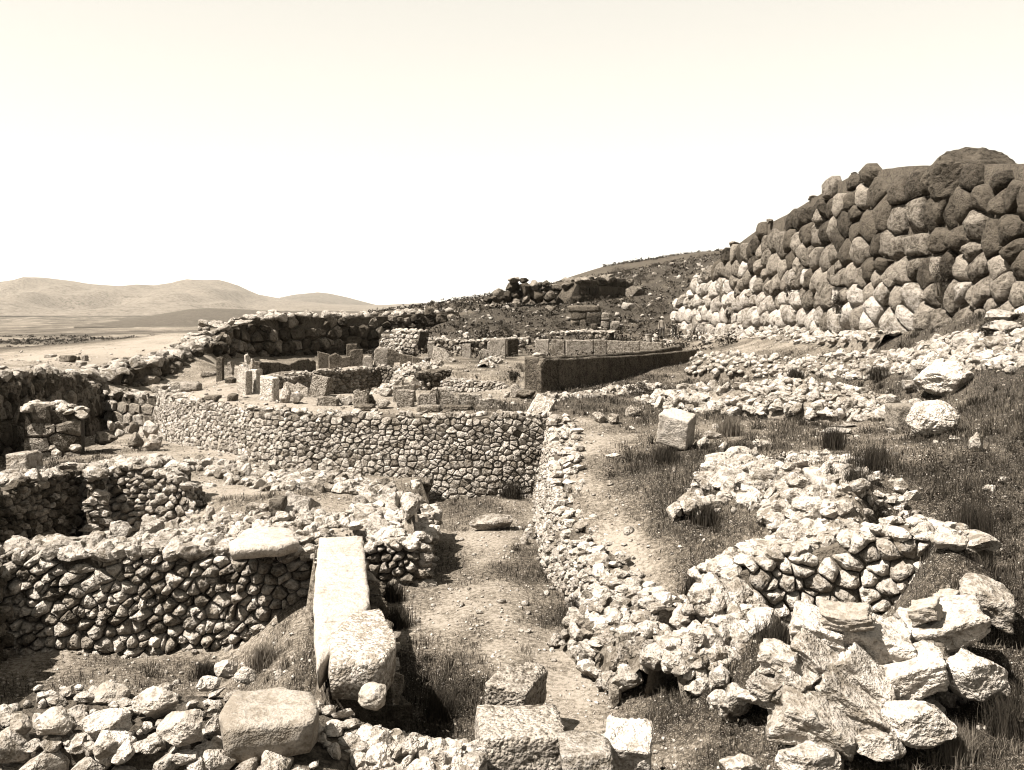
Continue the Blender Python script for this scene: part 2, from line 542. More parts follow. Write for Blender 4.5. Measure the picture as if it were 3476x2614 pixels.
def rock(name, label, cat, u, v, Y, w, h, d=None, mat='lime', seed=1, sub=4, cuts=9, rough=0.14, fine=0.035, rot=0.0, tiltx=0.0, tilty=0.0, group=None):
    """One boulder that covers w x h print pixels round (u, v), Y metres away."""
    c = at(u, v, Y); k = Y / FPX / 2
    sx, sz = w * k, h * k
    sy = d if d else (sx + sz) / 2
    me = make_rock_mesh(name, seed, sub, M[mat], cuts, rough, fine=fine)
    co = np.array([q.co[:] for q in me.vertices])
    Rm = np.array(Matrix.Rotation(rot, 3, 'Z') @ Matrix.Rotation(tiltx, 3, 'X') @ Matrix.Rotation(tilty, 3, 'Y'))
    co = co @ Rm.T
    lo, hi = co.min(0), co.max(0)
    co = (co - (lo + hi) / 2) / ((hi - lo) / 2) * np.array([sx, sy, sz])
    me.vertices.foreach_set('co', co.astype(np.float32).ravel())
    me.update()
    o = link(bpy.data.objects.new(name, me))
    o.location = c
    return tag(o, label, cat, group)

def slab_mesh(name, outline, thick, mat, seed=1, noise=0.02, res=0.12):
    """an upright slab: outline [(x,z)] in metres extruded along y, edges worn"""
    bm = bmesh.new()
    # dense outline
    pts = []
    n = len(outline)
    for i in range(n):
        a, b = Vector(outline[i]), Vector(outline[(i + 1) % n])
        k = max(1, int((b - a).length / res))
        for j in range(k): pts.append(a.lerp(b, j / k))
    c = sum(pts, Vector((0, 0))) / len(pts)
    off = Vector((seed * 7.7, seed * 3.1, 0))
    rings = []
    e = min(0.04, thick * 0.25)
    for (y, sc) in ((-thick / 2, 1 - e / 0.5), (-thick / 2 + e, 1.0), (0, 1.0), (thick / 2 - e, 1.0), (thick / 2, 1 - e / 0.5)):
        ring = []
        for p in pts:
            q = c + (p - c) * sc
            w = mnoise.noise(Vector((q.x * 3, y * 3, q.y * 3)) + off.to_3d()) * noise * 1.5
            q = q + (p - c).normalized() * w
            ring.append(bm.verts.new((q.x, y, q.y)))
        rings.append(ring)
    m = len(pts)
    for a, b in zip(rings, rings[1:]):
        for i in range(m):
            bm.faces.new((a[i], a[(i + 1) % m], b[(i + 1) % m], b[i]))
    for ring, y in ((rings[0], -thick / 2), (rings[-1], thick / 2)):
        inner = [bm.verts.new((c.x + (v.co.x - c.x) * .55, y + mnoise.noise(v.co * 2 + off.to_3d()) * noise, c.y + (v.co.z - c.y) * .55)) for v in ring]
        for i in range(m):
            bm.faces.new((ring[i], ring[(i + 1) % m], inner[(i + 1) % m], inner[i]))
        cv = bm.verts.new((c.x, y, c.y))
        for i in range(m):
            bm.faces.new((inner[i], inner[(i + 1) % m], cv))
    bmesh.ops.recalc_face_normals(bm, faces=bm.faces)
    me = bpy.data.meshes.new(name)
    bm.to_mesh(me); bm.free()
    me.materials.append(M[mat])
    return me

def slab(name, label, cat, u0, u1, vt, vb, Y, thick=0.3, mat='cong', yaw=0.0, lean=0.0, roll=0.0, top=None, seed=1, group=None, parent=None, noise=0.02, bury=0.25):
    """A stone slab seen between columns u0..u1 and rows vt..vb; top: list of (fraction across, fraction of height) along its upper edge."""
    k = Y / FPX
    W, H = (u1 - u0) * k / max(0.3, math.cos(yaw)), (vb - vt) * k
    top = top or [(0, 1), (1, 1)]
    outline = [(-W / 2, -bury), (W / 2, -bury)] + [(-W / 2 + W * a, H * b) for a, b in reversed(top)]
    me = slab_mesh(name, outline, thick, mat, seed, noise)
    o = bpy.data.objects.new(name, me)
    link(o, parent)
    p = at((u0 + u1) / 2, vb, Y)
    o.location = p - (parent.location if parent is not None else Vector((0, 0, 0)))
    o.rotation_euler = (lean, roll, yaw)
    return tag(o, label, cat, group)

# ------------------------------------------------------------------ terrain
HAZE = 2.2e-5
def warp(x, y):
    x = np.asarray(x, float); y = np.asarray(y, float)
    d = np.maximum(y + 6, 3.0)
    return x / d * 36, 20 * np.log(d)

class RBF:
    def __init__(self, pts, soft=0.6):
        p = np.array(pts, float)
        self.wx, self.wy = warp(p[:, 0], p[:, 1]); self.c2 = soft ** 2
        A = np.sqrt((self.wx[:, None] - self.wx) ** 2 + (self.wy[:, None] - self.wy) ** 2 + self.c2)
        n = len(p)
        B = np.zeros((n + 1, n + 1)); B[:n, :n] = A + 0.02 * np.eye(n); B[:n, n] = 1; B[n, :n] = 1
        self.w = np.linalg.solve(B, np.append(p[:, 2], 0))
    def __call__(self, x, y):
        a, b = warp(x, y)
        sh = a.shape; a, b = a.ravel(), b.ravel()
        out = np.empty(len(a))
        for i in range(0, len(a), 20000):
            r = np.sqrt((a[i:i + 20000, None] - self.wx) ** 2 + (b[i:i + 20000, None] - self.wy) ** 2 + self.c2)
            out[i:i + 20000] = r @ self.w[:-1] + self.w[-1]
        return out.reshape(sh)

def uz(*rows):
    return [tuple(onz(u, v, z).xy) + (z,) for u, v, z in rows]

def uy(*rows):
    return [tuple(at(u, v, Y)) for u, v, Y in rows]

BASE = RBF(uz((1900, 1430, 2.85), (1960, 1600, 2.15), (2100, 1800, 1.55), (2250, 1950, 1.1), (2300, 2050, .8), (2250, 2200, .4), (2100, 2450, .1),
    (2600, 2150, 1.3), (2450, 1700, 2.3), (2300, 1600, 2.5), (2700, 1500, 3.0), (3000, 1500, 3.2), (3300, 1650, 3.0), (3200, 1850, 2.6),
    (3400, 1950, 2.3), (3400, 2300, 1.45), (2700, 2450, 1.0), (2500, 2560, .6), (3200, 2560, .95), (3400, 2520, 1.1), (2800, 2060, 1.2), (3000, 2010, 1.4), (3150, 1990, 1.6), (2600, 2070, 1.1), (3300, 1990, 1.75), (2450, 2150, .9), (3200, 1350, 3.8), (2900, 1330, 3.4),
    (2550, 1350, 3.1), (2200, 1340, 3.1), (2400, 1290, 3.2), (2700, 1170, 4.8), (2400, 1165, 4.3), (2900, 1750, 2.7))
    + uy((3000, 1130, 45), (3300, 1085, 37.5), (3450, 1050, 36), (3400, 1200, 31.8), (3476, 1330, 28), (2288, 1148, 77), (1700, 1130, 80), (1700, 1065, 90),
         (1900, 1046, 92), (2200, 1000, 100), (2350, 880, 125), (2450, 1090, 80), (2100, 1110, 85), (1500, 1090, 88), (2050, 1050, 90))
    + uz((2350, 1226, 3.65), (2220, 1256, 3.5), (2100, 1280, 3.3))
    + [(0, 40, 3.05), (-8, 45, 3.15), (-12, 52, 3.3), (5, 60, 3.5), (-5, 65, 3.6), (0, 36, 3.0), (5, 45, 3.2), (-5, 38, 3.05), (-13, 45, 3.15),
       (-22, 35, 4.0), (-24.8, 49, 4.1), (-24.4, 56.6, 3.75), (-23, 68, 4.2), (-36, 123, 4.5), (-30, 30, 4.0), (-24, 20, 3.0), (-21.5, 66, 4.6),
       (-27, 80, 4.7), (-17, 59, 2.9), (-18.4, 64, 2.7), (-15, 72, 2.8), (-12.5, 78, 2.9), (-9, 82, 3.1), (-18.9, 57, 2.5), (-18.7, 52, 1.9), (-18.9, 55, 2.3), (-8, 76, 3.3), (-30, 60, 3.4), (-40, 60, 2.8),
       (-10, 11.5, 1.2), (-4, 11.5, 0.9), (-1, 11.5, .5), (1.2, 11.5, .1), (0, 8, 0.4), (-8, 4, 1.5), (6, 4, 1.6), (0, -4, 2.0), (20, 10, 3.5), (30, 30, 8.0),
       (26, 45, 9.0), (28, 70, 10.5), (35, 110, 15), (-30, 0, 2.5), (30, -4, 4)])
LOW = RBF([(-7.6, 31.0, 1.2), (-9.7, 32.3, 1.3), (-5.3, 24.1, 1.25), (-7.8, 22.8, 1.3), (-10.4, 22.6, 1.2), (-17.4, 45, .8), (-17.5, 36.9, 1.0),
           (-12.3, 26, .55), (-10, 25.6, 0.7), (-5.5, 30, 1.3), (-4.2, 32.5, 1.0), (-13, 36.5, 1.3), (-15, 30, 1.0), (-15.6, 42, 1.0), (-16, 24, 1), (-12.5, 31, 1.4), (-6, 27, 1.4)])
POLY_LOW = [(-2.6, 21.7), (-2.5, 34.1), (-7.6, 34.9), (-11.2, 37.8), (-14.4, 42.4), (-16.0, 46.0), (-17.0, 50.2), (-21.6, 50.2), (-20.6, 38), (-20.6, 21.7)]
POLY_ROOM = [(-14, 13.0), (-2.5, 13.4), (-3.05, 15.5), (-4.45, 21.9), (-14, 21.9)]
POLY_COR = [(-2.2, 12.9), (-2.9, 15.4), (-4.4, 22), (-4.4, 23.7), (-2.4, 23.7), (-2.9, 34.1), (1.0, 34.1), (1.35, 33.2), (1.3, 30.5), (1.35, 26.4), (1.6, 23.4), (2.0, 20.5),
            (2.3, 18), (2.4, 15), (2.4, 12.9)]
POLY_PIT1 = [(-12.3, 46.8), (-12.3, 51), (-11, 56.9), (-9.2, 61), (-8.3, 61.5), (-6.4, 60.9), (-6.3, 54), (-5.6, 46), (-5.4, 41.2), (-7.5, 40.8), (-9.4, 42), (-10.8, 44.2)]
POLY_PIT2 = [(-5.2, 43.5), (-5.4, 47), (-5.5, 51.3), (-4.6, 54.2), (-3.6, 54.4), (-3.4, 52.3), (-1.1, 50.1), (.3, 49.3), (.4, 44.5), (-2, 41.8)]
POLY_PIT3 = [(-12.9, 23.6), (-8.9, 23.6), (-8.5, 27.4), (-9.4, 28.4), (-12.9, 29)]

def inside(poly, x, y):
    r = np.zeros(x.shape, bool)
    n = len(poly)
    for i in range(n):
        (x0, y0), (x1, y1) = poly[i], poly[(i + 1) % n]
        if y0 == y1: continue
        c = ((y0 > y) != (y1 > y)) & (x < (x1 - x0) * (y - y0) / (y1 - y0) + x0)
        r ^= c
    return r

def vnoise(x, y, sc, seed=0):
    """smooth value noise on arrays"""
    x = np.asarray(x) / sc + seed * 17.3; y = np.asarray(y) / sc + seed * 9.1
    xi, yi = np.floor(x).astype(int), np.floor(y).astype(int)
    fx, fy = x - xi, y - yi
    fx, fy = fx * fx * (3 - 2 * fx), fy * fy * (3 - 2 * fy)
    def h(a, b):
        n = (a * 374761393 + b * 668265263 + seed * 974634) & 0x7fffffff
        n = ((n ^ (n >> 13)) * 1274126177) & 0x7fffffff
        return ((n ^ (n >> 16)) & 0xffff) / 65535.0
    return (h(xi, yi) * (1 - fx) + h(xi + 1, yi) * fx) * (1 - fy) + (h(xi, yi + 1) * (1 - fx) + h(xi + 1, yi + 1) * fx) * fy

def smooth(a, b, x):
    t = np.clip((x - a) / (b - a), 0, 1)
    return t * t * (3 - 2 * t)

def ground(x, y):
    x = np.atleast_1d(np.asarray(x, float)); y = np.atleast_1d(np.asarray(y, float))
    yc = np.minimum(y, 140.0); xc = np.where(y > 140, x * 140 / np.maximum(y, 1), x)
    h = BASE(xc, yc)
    U = CU + FPX * x / np.maximum(y, 1.0)
    edge = np.interp(U, [-3000, -500, 0, 300, 500, 640, 760, 900, 1500, 1700, 2000, 5000], [40, 50, 57, 60, 67, 76, 92, 105, 110, 118, 130, 140])
    far = np.interp(y, [0, 150, 250, 450, 1000, 3000, 4000, 60000], [2, -3, -7, -12, -20, -22, -12, -12])
    t = smooth(0, 130, y - edge)
    h = h * (1 - t) + far * t
    rough = 0.10 * (vnoise(x, y, 2.3, 1) - 0.5) + 0.06 * (vnoise(x, y, 0.8, 2) - 0.5) + 0.03 * (vnoise(x, y, 0.35, 3) - 0.5)
    h = h + rough * np.where(y < 150, 1, 0) + np.where(y > 250, (vnoise(x, y, 160, 4) - .5) * np.clip((y - 250) / 400, 0, 6), 0)
    m = inside(POLY_LOW, x, y); 
    if m.any(): h[m] = LOW(x[m], y[m]) + 1.5 * rough[m]
    m = inside(POLY_PIT3, x, y); h[m] = -.1 + 2 * rough[m]
    m = inside(POLY_ROOM, x, y)
    if m.any(): h[m] = -0.9 + 0.3 * (vnoise(x[m], y[m], 1.5, 5) - .5) + 1.1 * smooth(1.9, 0.0, np.abs(x[m] - np.interp(y[m], [13.4, 21.9], [-2.7, -4.5]))) * smooth(13.5, 16, y[m]) + 0.9 * smooth(15.5, 13.4, y[m])
    m = inside(POLY_COR, x, y)
    fl = 0.012 * (y[m] - 14) + 0.8 * rough[m] + 0.12 * smooth(1.5, 0.2, np.abs(x[m] + .4))
    tb = smooth(0, 1, (np.interp(y[m], [12.9, 15, 18, 20.5, 21.5, 40], [2.4, 2.4, 2.3, 2.0, 1.9, 1.9]) - x[m]) / np.interp(y[m], [12, 19, 21.5], [1.6, 1.6, .05]))
    h[m] = h[m] * (1 - tb) + fl * tb
    m = inside(POLY_PIT1, x, y); h[m] = 1.4 + rough[m]
    m = inside(POLY_PIT2, x, y); h[m] = 2.1 + rough[m]
    return h

def gz(x, y):
    return float(ground([x], [y])[0])

# how overgrown the ground is: 0 bare pale earth, 1 dark dry scrub
LUSH = RBF([p[:2] + (l,) for p, l in [(onz(u, v, z), l) for u, v, z, l in (
    (1900, 1430, 3.0, .25), (1960, 1600, 2.3, .1), (2100, 1800, 1.7, .2), (2250, 1950, 1.2, .25), (2150, 1600, 2.4, .95), (2300, 1700, 2.3, 1), (2350, 1850, 1.9, .7),
    (2450, 1900, 1.7, .7), (2250, 2200, .4, .8), (2400, 2250, .6, .8), (2100, 2250, .2, .35), (2050, 2450, .1, .35), (2300, 2450, .3, .9), (2600, 2150, 1.3, .8),
    (2500, 1480, 2.8, .6), (2700, 1500, 3.0, .7), (3000, 1500, 3.2, .7), (3300, 1650, 3.0, 1), (3200, 1850, 2.6, .9), (3000, 1700, 2.8, .8), (2700, 1700, 2.7, .1),
    (2900, 1800, 2.6, .15), (3400, 1950, 2.5, 1), (3400, 2300, 2.0, 1), (2600, 2450, 1.0, .9), (3200, 2560, 1.4, .7), (3200, 1350, 3.8, .8), (3400, 1350, 3.8, 1), (2900, 1330, 3.4, .8),
    (2550, 1350, 3.1, .6), (2200, 1340, 3.1, .95), (2000, 1320, 3.1, .9), (2400, 1290, 3.2, .6), (2200, 1400, 3.05, .6), (2700, 1170, 4.8, .4), (2400, 1165, 4.3, .45),
    (1900, 1370, 3.1, .8), (1700, 1380, 3.0, .7), (1500, 1385, 3.0, .35), (1300, 1385, 3.0, .1), (1100, 1380, 3.0, 0), (900, 1360, 3.1, 0), (700, 1320, 3.2, 0),
    (1640, 1270, 3.0, .5), (1740, 1210, 3.4, .6), (1000, 1255, 3.3, .05), (1300, 1240, 3.4, .15), (1450, 1225, 3.5, .5),
    (1600, 1750, .1, .85), (1500, 1900, .1, .4), (1650, 1850, .1, .15), (1800, 1900, .1, .75), (1600, 2050, 0, .35), (1450, 2150, 0, .5), (1900, 2100, 0.1, .8), (1700, 2200, 0, .3), (1500, 2350, 0, .9), (1900, 2350, 0, .3),
    (900, 1680, .9, .3), (700, 1640, 1.1, .2), (1000, 1800, 1.2, .15), (600, 1830, 1.3, .25), (200, 1850, 1.2, .3), (450, 1480, .8, .3), (150, 1560, 1.0, .6), (900, 2250, 0, .35), (600, 2300, -.9, .5))]]
    + [(-22, 35, .1), (-24.8, 49, 0), (-24.4, 56.6, 0), (-23, 68, 0), (-36, 123, 0.1), (-21.5, 66, 0), (-27, 80, .1), (-17.5, 60, .4), (-8, 78, .9), (0, 85, 1), (10, 100, 1), (20, 110, 1), (-2, 90, .9), (8, 85, .9), (-10, 90, .7),
       (15, 60, .5), (17, 45, .55), (16.5, 36, .9), (0, 40, .3), (-8, 45, 0), (-5, 65, .4), (5, 60, .4)], soft=0.3)

def lush(x, y):
    l = np.clip(LUSH(x, y), 0, 1)
    l = l + 0.55 * (vnoise(x, y, 1.4, 11) - .5) + 0.35 * (vnoise(x, y, 0.5, 12) - .5) * np.clip(l * 3, .3, 1)
    fieldpatch = 0.6 + 0.5 * (vnoise(x, y * .25, 45, 13) - .5) + 0.55 * (vnoise(x, y * .3, 14, 14) - .5) + 0.4 * (vnoise(x, y * .5, 5, 15) - .5)
    U = CU + FPX * x / np.maximum(y, 1.0)
    edge = np.interp(U, [-3000, -500, 0, 300, 500, 640, 760, 900, 1500, 1700, 2000, 5000], [40, 50, 57, 60, 67, 76, 92, 105, 110, 118, 130, 140])
    t = smooth(4, 30, y - edge)
    return np.clip(l * (1 - t) + fieldpatch * t, 0, 1)

def ground_mat():
    m = bpy.data.materials.new('dry_ground'); m.use_nodes = True
    N, L = m.node_tree.nodes, m.node_tree.links
    b = N['Principled BSDF']; b.inputs['Roughness'].default_value = 1.0; b.inputs['Specular IOR Level'].default_value = 0.05
    at_ = N.new('ShaderNodeAttribute'); at_.attribute_name = 'overgrown'
    geo = N.new('ShaderNodeNewGeometry')
    def nz(sc, det=6, r=.65):
        t = N.new('ShaderNodeTexNoise'); t.inputs['Scale'].default_value = sc; t.inputs['Detail'].default_value = det; t.inputs['Roughness'].default_value = r
        L.new(geo.outputs['Position'], t.inputs['Vector']); return t.outputs['Fac']
    def mt(op, a, c):
        t = N.new('ShaderNodeMath'); t.operation = op
        for i, x in enumerate((a, c)):
            if isinstance(x, (int, float)): t.inputs[i].default_value = x
            else: L.new(x, t.inputs[i])
        return t.outputs[0]
    n1, n2, n3 = nz(2.2, 5), nz(11, 5, .65), nz(40, 2, .6)
    f = mt('ADD', at_.outputs['Fac'], mt('MULTIPLY', mt('SUBTRACT', n2, .5), 2.2))
    f = mt('ADD', f, mt('MULTIPLY', mt('SUBTRACT', n1, .5), .5))
    r = N.new('ShaderNodeValToRGB')
    e = r.color_ramp.elements
    e[0].position, e[0].color = 0.0, tone(.19)
    e[1].position, e[1].color = 1.0, tone(.013)
    x = e.new(.3); x.color = tone(.115)
    x = e.new(.6); x.color = tone(.05)
    L.new(f, r.inputs[0])
    sp = N.new('ShaderNodeMapRange'); sp.inputs['From Min'].default_value = .56; sp.inputs['From Max'].default_value = .64
    sp.inputs['To Min'].default_value = 0; sp.inputs['To Max'].default_value = .55
    L.new(n3, sp.inputs['Value'])
    mx = N.new('ShaderNodeMix'); mx.data_type = 'RGBA'; mx.inputs[7].default_value = tone(.24)
    L.new(sp.outputs[0], mx.inputs[0]); L.new(r.outputs[0], mx.inputs[6])
    L.new(mx.outputs[2], b.inputs['Base Color'])
    bp = N.new('ShaderNodeBump'); bp.inputs['Strength'].default_value = .8; bp.inputs['Distance'].default_value = .06
    L.new(mt('ADD', n2, mt('MULTIPLY', n3, .6)), bp.inputs['Height']); L.new(bp.outputs[0], b.inputs['Normal'])
    return m
M['ground'] = ground_mat()

def sheet(name, X, Y, Z, mat, attr=None):
    r, c = X.shape
    V = np.stack([X, Y, Z], -1).reshape(-1, 3)
    i = np.arange((r - 1) * c).reshape(r - 1, c)[:, :-1].ravel()
    F4 = np.stack([i, i + 1, i + c + 1, i + c], 1)
    me = fast_mesh(name, V, F4, mat, True)
    if attr is not None:
        a = me.attributes.new('overgrown', 'FLOAT', 'POINT'); a.data.foreach_set('value', attr.ravel().astype(np.float32))
    return tag(link(bpy.data.objects.new(name, me)), kind='structure')

ys = np.concatenate([np.linspace(-10, 9, 30), np.arange(9.3, 62, 0.2), np.geomspace(62.4, 30000, 330)])
aa = np.concatenate([np.linspace(-1.5, -.52, 36), np.arange(-.51, .511, 0.0055), np.linspace(.52, 1.5, 36)])
GY, GA = np.meshgrid(ys, aa, indexing='ij')
GX = GA * (GY + 14)
GZ = ground(GX.ravel(), GY.ravel()).reshape(GX.shape)
GL = lush(GX.ravel(), GY.ravel()).reshape(GX.shape)
sheet('ground', GX, GY, GZ, M['ground'], GL)

def hill_mat(name, lo, hi, sc):
    m = stone_mat(name, lo, hi, speck=.7, bump=.6, scale=sc)
    return m
M['far_hill'] = hill_mat('dry_hill', .03, .15, .012)
M['near_hill'] = hill_mat('scrub_hill', .025, .07, .12)

def ridge(name, us, vs, Y0, Y1, Y2, zfoot, mat, nu=260, nr=46, bumpy=.3, seed=3, tail=0.75):
    U = np.linspace(us[0], us[-1], nu)
    t = np.concatenate([np.linspace(0, 1, nr), np.linspace(1.05, 2, 12)])
    T, UU = np.meshgrid(t, U, indexing='ij')
    YY = np.where(T <= 1, Y0 + (Y1 - Y0) * T, Y1 + (Y2 - Y1) * (T - 1))
    XX = (UU - CU) / FPX * YY
    zt = EYE + (HV - np.interp(UU, us, vs)) / FPX * Y1
    p = np.where(T <= 1, smooth(0, 1, T) * .6 + T * .4, 1 - tail * (T - 1))
    sp = (vnoise(XX, YY * .4, Y1 * .05, seed) - .5) + .5 * (vnoise(XX, YY * .5, Y1 * .02, seed + 1) - .5)
    Z = zfoot + (zt - zfoot) * p + (zt - zfoot) * bumpy * sp * np.sin(np.clip(T, 0, 1) * math.pi) * 2
    return sheet(name, XX, YY, Z, mat)

ridge('hills', [-3500, -1500, -600, 0, 80, 200, 400, 500, 600, 640, 690, 730, 800, 870, 1000, 1060, 1150, 1280, 1400, 1600, 2000, 3000, 5500],
      [930, 900, 960, 957, 945, 958, 973, 972, 957, 951, 953, 949, 968, 1000, 1022, 1028, 1034, 1036, 1030, 1027, 1000, 960, 930], 3600, 6500, 9000, -14, M['far_hill'])
ridge('hills', [950, 1000, 1040, 1080, 1120, 1180, 1260, 1300], [1010, 1000, 996, 992, 997, 1010, 1031, 1040], 6000, 9500, 11000, -14, M['far_hill'], nu=80, seed=9)
M['field_hill'] = hill_mat('field_ridge', .03, .10, .03)
ridge('hills', [250, 400, 500, 580, 640, 700, 800, 900, 1000, 1120, 1250, 1500], [1094, 1087, 1074, 1060, 1050, 1046, 1049, 1054, 1056, 1055, 1058, 1070], 1500, 2600, 3300, -20, M['field_hill'], nu=140, bumpy=.08, seed=12)
ridge('hill', [1560, 1640, 1740, 1860, 1950, 2050, 2130, 2300, 2440, 2700, 3100, 3600, 4600], [1062, 1048, 1015, 966, 935, 905, 890, 866, 852, 820, 770, 700, 600], 130, 330, 520, 2, M['near_hill'], nu=200, bumpy=.05, seed=5)

# the air between here and the far hills
bm = bmesh.new()
bmesh.ops.create_cube(bm, size=1.0)
for v_ in bm.verts:
    v_.co = Vector((v_.co.x * 46000, 15000 + v_.co.y * 32000, 185 + v_.co.z * 430))
me = bpy.data.meshes.new('haze'); bm.to_mesh(me); bm.free()
hm = bpy.data.materials.new('haze'); hm.use_nodes = True
hn = hm.node_tree.nodes; hn.clear()
pv = hn.new('ShaderNodeVolumePrincipled'); ho = hn.new('ShaderNodeOutputMaterial')
pv.inputs['Color'].default_value = (.95, .91, .83, 1); pv.inputs['Density'].default_value = HAZE
hm.node_tree.links.new(pv.outputs[0], ho.inputs['Volume'])
me.materials.append(hm)
if HAZE: tag(link(bpy.data.objects.new('haze', me)), kind='stuff')

# ------------------------------------------------------------------ walls
def mixed(*pairs):
    ks = [k for k, w in pairs]; ws = [w for k, w in pairs]
    return lambda c, g: g.choices(ks, ws)[0]
LIGHTMIX = mixed(('lime', 6), ('bright', 5), ('grey', 1.3))
GREYMIX = mixed(('grey', 5), ('dark', 4), ('lime', 1))  # darker stones paint in the shade of walls turned from the sun
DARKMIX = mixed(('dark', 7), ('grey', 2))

HOLE = at(1752, 1472, 33.2)
masonry('retaining_wall', 'long curved retaining wall of fitted rubble below the circle of slabs', 'stone wall',
        [(1868, 1403, 33.6, .1), (1738, 1404, 33.3, .1), (1580, 1404, 33.3, .1), (1400, 1403, 33.5, .2), (1200, 1402, 33.8, .3), (975, 1398, 34.5, .5), (880, 1386, 35.6, .7), (790, 1372, 37, .8),
         (700, 1358, 38.8, .8), (620, 1345, 40.8, .8), (565, 1335, 42.8, .8), (538, 1322, 45, .8), (545, 1306, 47.5, .9), (585, 1297, 50, 1)],
        size=0.195, mats=LIGHTMIX, seed=11, holes=[HOLE], batter=.1, bulge=0.03, tilt=.12, capn=160, capsize=0.14, capmat='bright', ragged=.06, nparts=300, gap=0.008, thick=.9)
masonry('corridor_wall', 'ragged rubble wall with loose top stones along the right side of the sunken passage', 'stone wall',
        [(1870, 1403, 33.55, .1), (1878, 1560, 27.6, .05), (1890, 1700, 24.7, .0), (1941, 1807, 22.6, -.05), (2027, 1933, 20.1, -.05), (2106, 1990, 19.0, 0.0), (2231, 2055, 17.7, .2)],
        size=0.2, mats=mixed(('bright', 6), ('lime', 3)), seed=12, batter=.2, bulge=0.05, tilt=0.15, capn=230, capsize=0.15, capmat='bright', ragged=.2, facing=(-1, -.1), gap=0.012, thick=.8)
masonry('passage_wall', 'short thick rubble wall standing at the left of the sunken passage, shaded toward it', 'stone wall',
        [(1228, 1832, 23.3, -.1), (1350, 1842, 23.1, -.1), (1452, 1838, 23.0, -.1), (1447, 1760, 26, -.1), (1440, 1712, 28.2, -.1)], size=0.26, mats=mixed(('lime', 5), ('grey', 3)), seed=13, batter=.04, bulge=0.090, tilt=.3, gap=0.018, small=.6, thick=1.2, capn=60, capsize=.22, capmat='bright', ragged=.15, facing=(1, -.2), detail=1, recess=0.16)
heap('wall_top_rubble', 'bright stones heaped on the thick wall end beside the sunken passage', 'rubble', [(1330, 1815, 23.9), (1345, 1760, 25.8), (1360, 1705, 28)], 240, .24, 1.0, .12, mat='bright', seed=14, skirt=False)
masonry('room_back_wall', 'tall rough rubble wall facing the viewer behind the sunken room at lower left', 'stone wall',
        [(-60, 1885, 21.7, -1.2), (150, 1872, 21.7, -1.2), (300, 1868, 21.7, -1.2), (600, 1862, 21.7, -1.2), (900, 1868, 21.7, -1.1), (1088, 1878, 21.7, -1)],
        size=0.27, aniso=1.35, mats=mixed(('lime', 6), ('bright', 4), ('grey', 2)), seed=15, detail=1, batter=.1, bulge=0.090, tilt=.22, gap=0.006, small=1.0, jitter=.5, thick=1.4, capn=200, capsize=.2, capmat='lime', ragged=.18, recess=0.22)
masonry('slab_footing_wall', 'rubble footing wall carrying the long smooth slab', 'stone wall',
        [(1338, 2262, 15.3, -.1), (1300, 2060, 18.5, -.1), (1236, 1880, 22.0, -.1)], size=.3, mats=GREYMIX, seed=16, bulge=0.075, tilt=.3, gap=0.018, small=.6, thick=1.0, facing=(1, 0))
masonry('front_wall', 'broad low wall top with big rounded stones along the bottom left', 'stone wall',
        [(-160, 2520, 11.4, .2), (400, 2530, 11.35, .2), (800, 2560, 11.35, .1), (1130, 2640, 11.3, -.1)], size=.32, mats=LIGHTMIX, seed=17, detail=1, bulge=0.105, tilt=.4, gap=0.018, small=.6, thick=1.9, capn=170, capsize=0.1, capmat='lime', ragged=.2, recess=0.22)
heap('rubble_heap', 'bright heap of loose stones along the bottom edge left of the big conglomerate block', 'rubble',
     [(1020, 2440, 13.2), (1250, 2500, 12.6), (1430, 2530, 12.4), (1620, 2560, 12.3)], 330, .17, .75, .35, mat='bright', seed=18)
masonry('chamber_back_wall', 'sunlit rubble wall behind the shaded pits at mid left', 'stone wall',
        [(230, 1587, 28.7, -.3), (330, 1585, 28.4, -.3), (440, 1570, 28, -.3), (560, 1590, 27.6, -.3), (655, 1655, 27, -.3), (672, 1642, 28.4, .6)], size=0.24, mats=LIGHTMIX, seed=19, detail=1, facing=(.1, -1), bulge=0.075, tilt=.25, gap=0.011, small=.7, thick=1.2, capn=120, capsize=.2, capmat='lime', ragged=.2, recess=0.16)
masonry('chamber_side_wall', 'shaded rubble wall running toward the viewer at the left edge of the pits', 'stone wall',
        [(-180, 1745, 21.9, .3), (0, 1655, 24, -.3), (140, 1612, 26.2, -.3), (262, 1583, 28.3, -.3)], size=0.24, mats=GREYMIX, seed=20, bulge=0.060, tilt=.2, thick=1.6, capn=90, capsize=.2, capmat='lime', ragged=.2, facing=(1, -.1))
masonry('chamber_pier', 'rubble pier between the two shaded pits at mid left', 'stone wall',
        [(296, 1603, 27.3, -.3), (345, 1602, 27.2, -.3), (352, 1592, 28.2, -.3)], size=.26, mats=LIGHTMIX, seed=21, bulge=0.068, tilt=.25, gap=0.015, small=.5, thick=.4, facing=(.5, -1), capn=40, capsize=.18, capmat='lime', ragged=.15)
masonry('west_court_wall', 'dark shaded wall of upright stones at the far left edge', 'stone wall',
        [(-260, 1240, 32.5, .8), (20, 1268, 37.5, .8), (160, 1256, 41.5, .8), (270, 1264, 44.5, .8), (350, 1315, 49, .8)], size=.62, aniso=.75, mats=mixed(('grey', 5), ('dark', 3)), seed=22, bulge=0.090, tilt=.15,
        thick=1.3, capn=90, capsize=.28, capmat='lime', ragged=.45, facing=(1, -.1), batter=.06)  # the shade of this face is also put into its stone colours
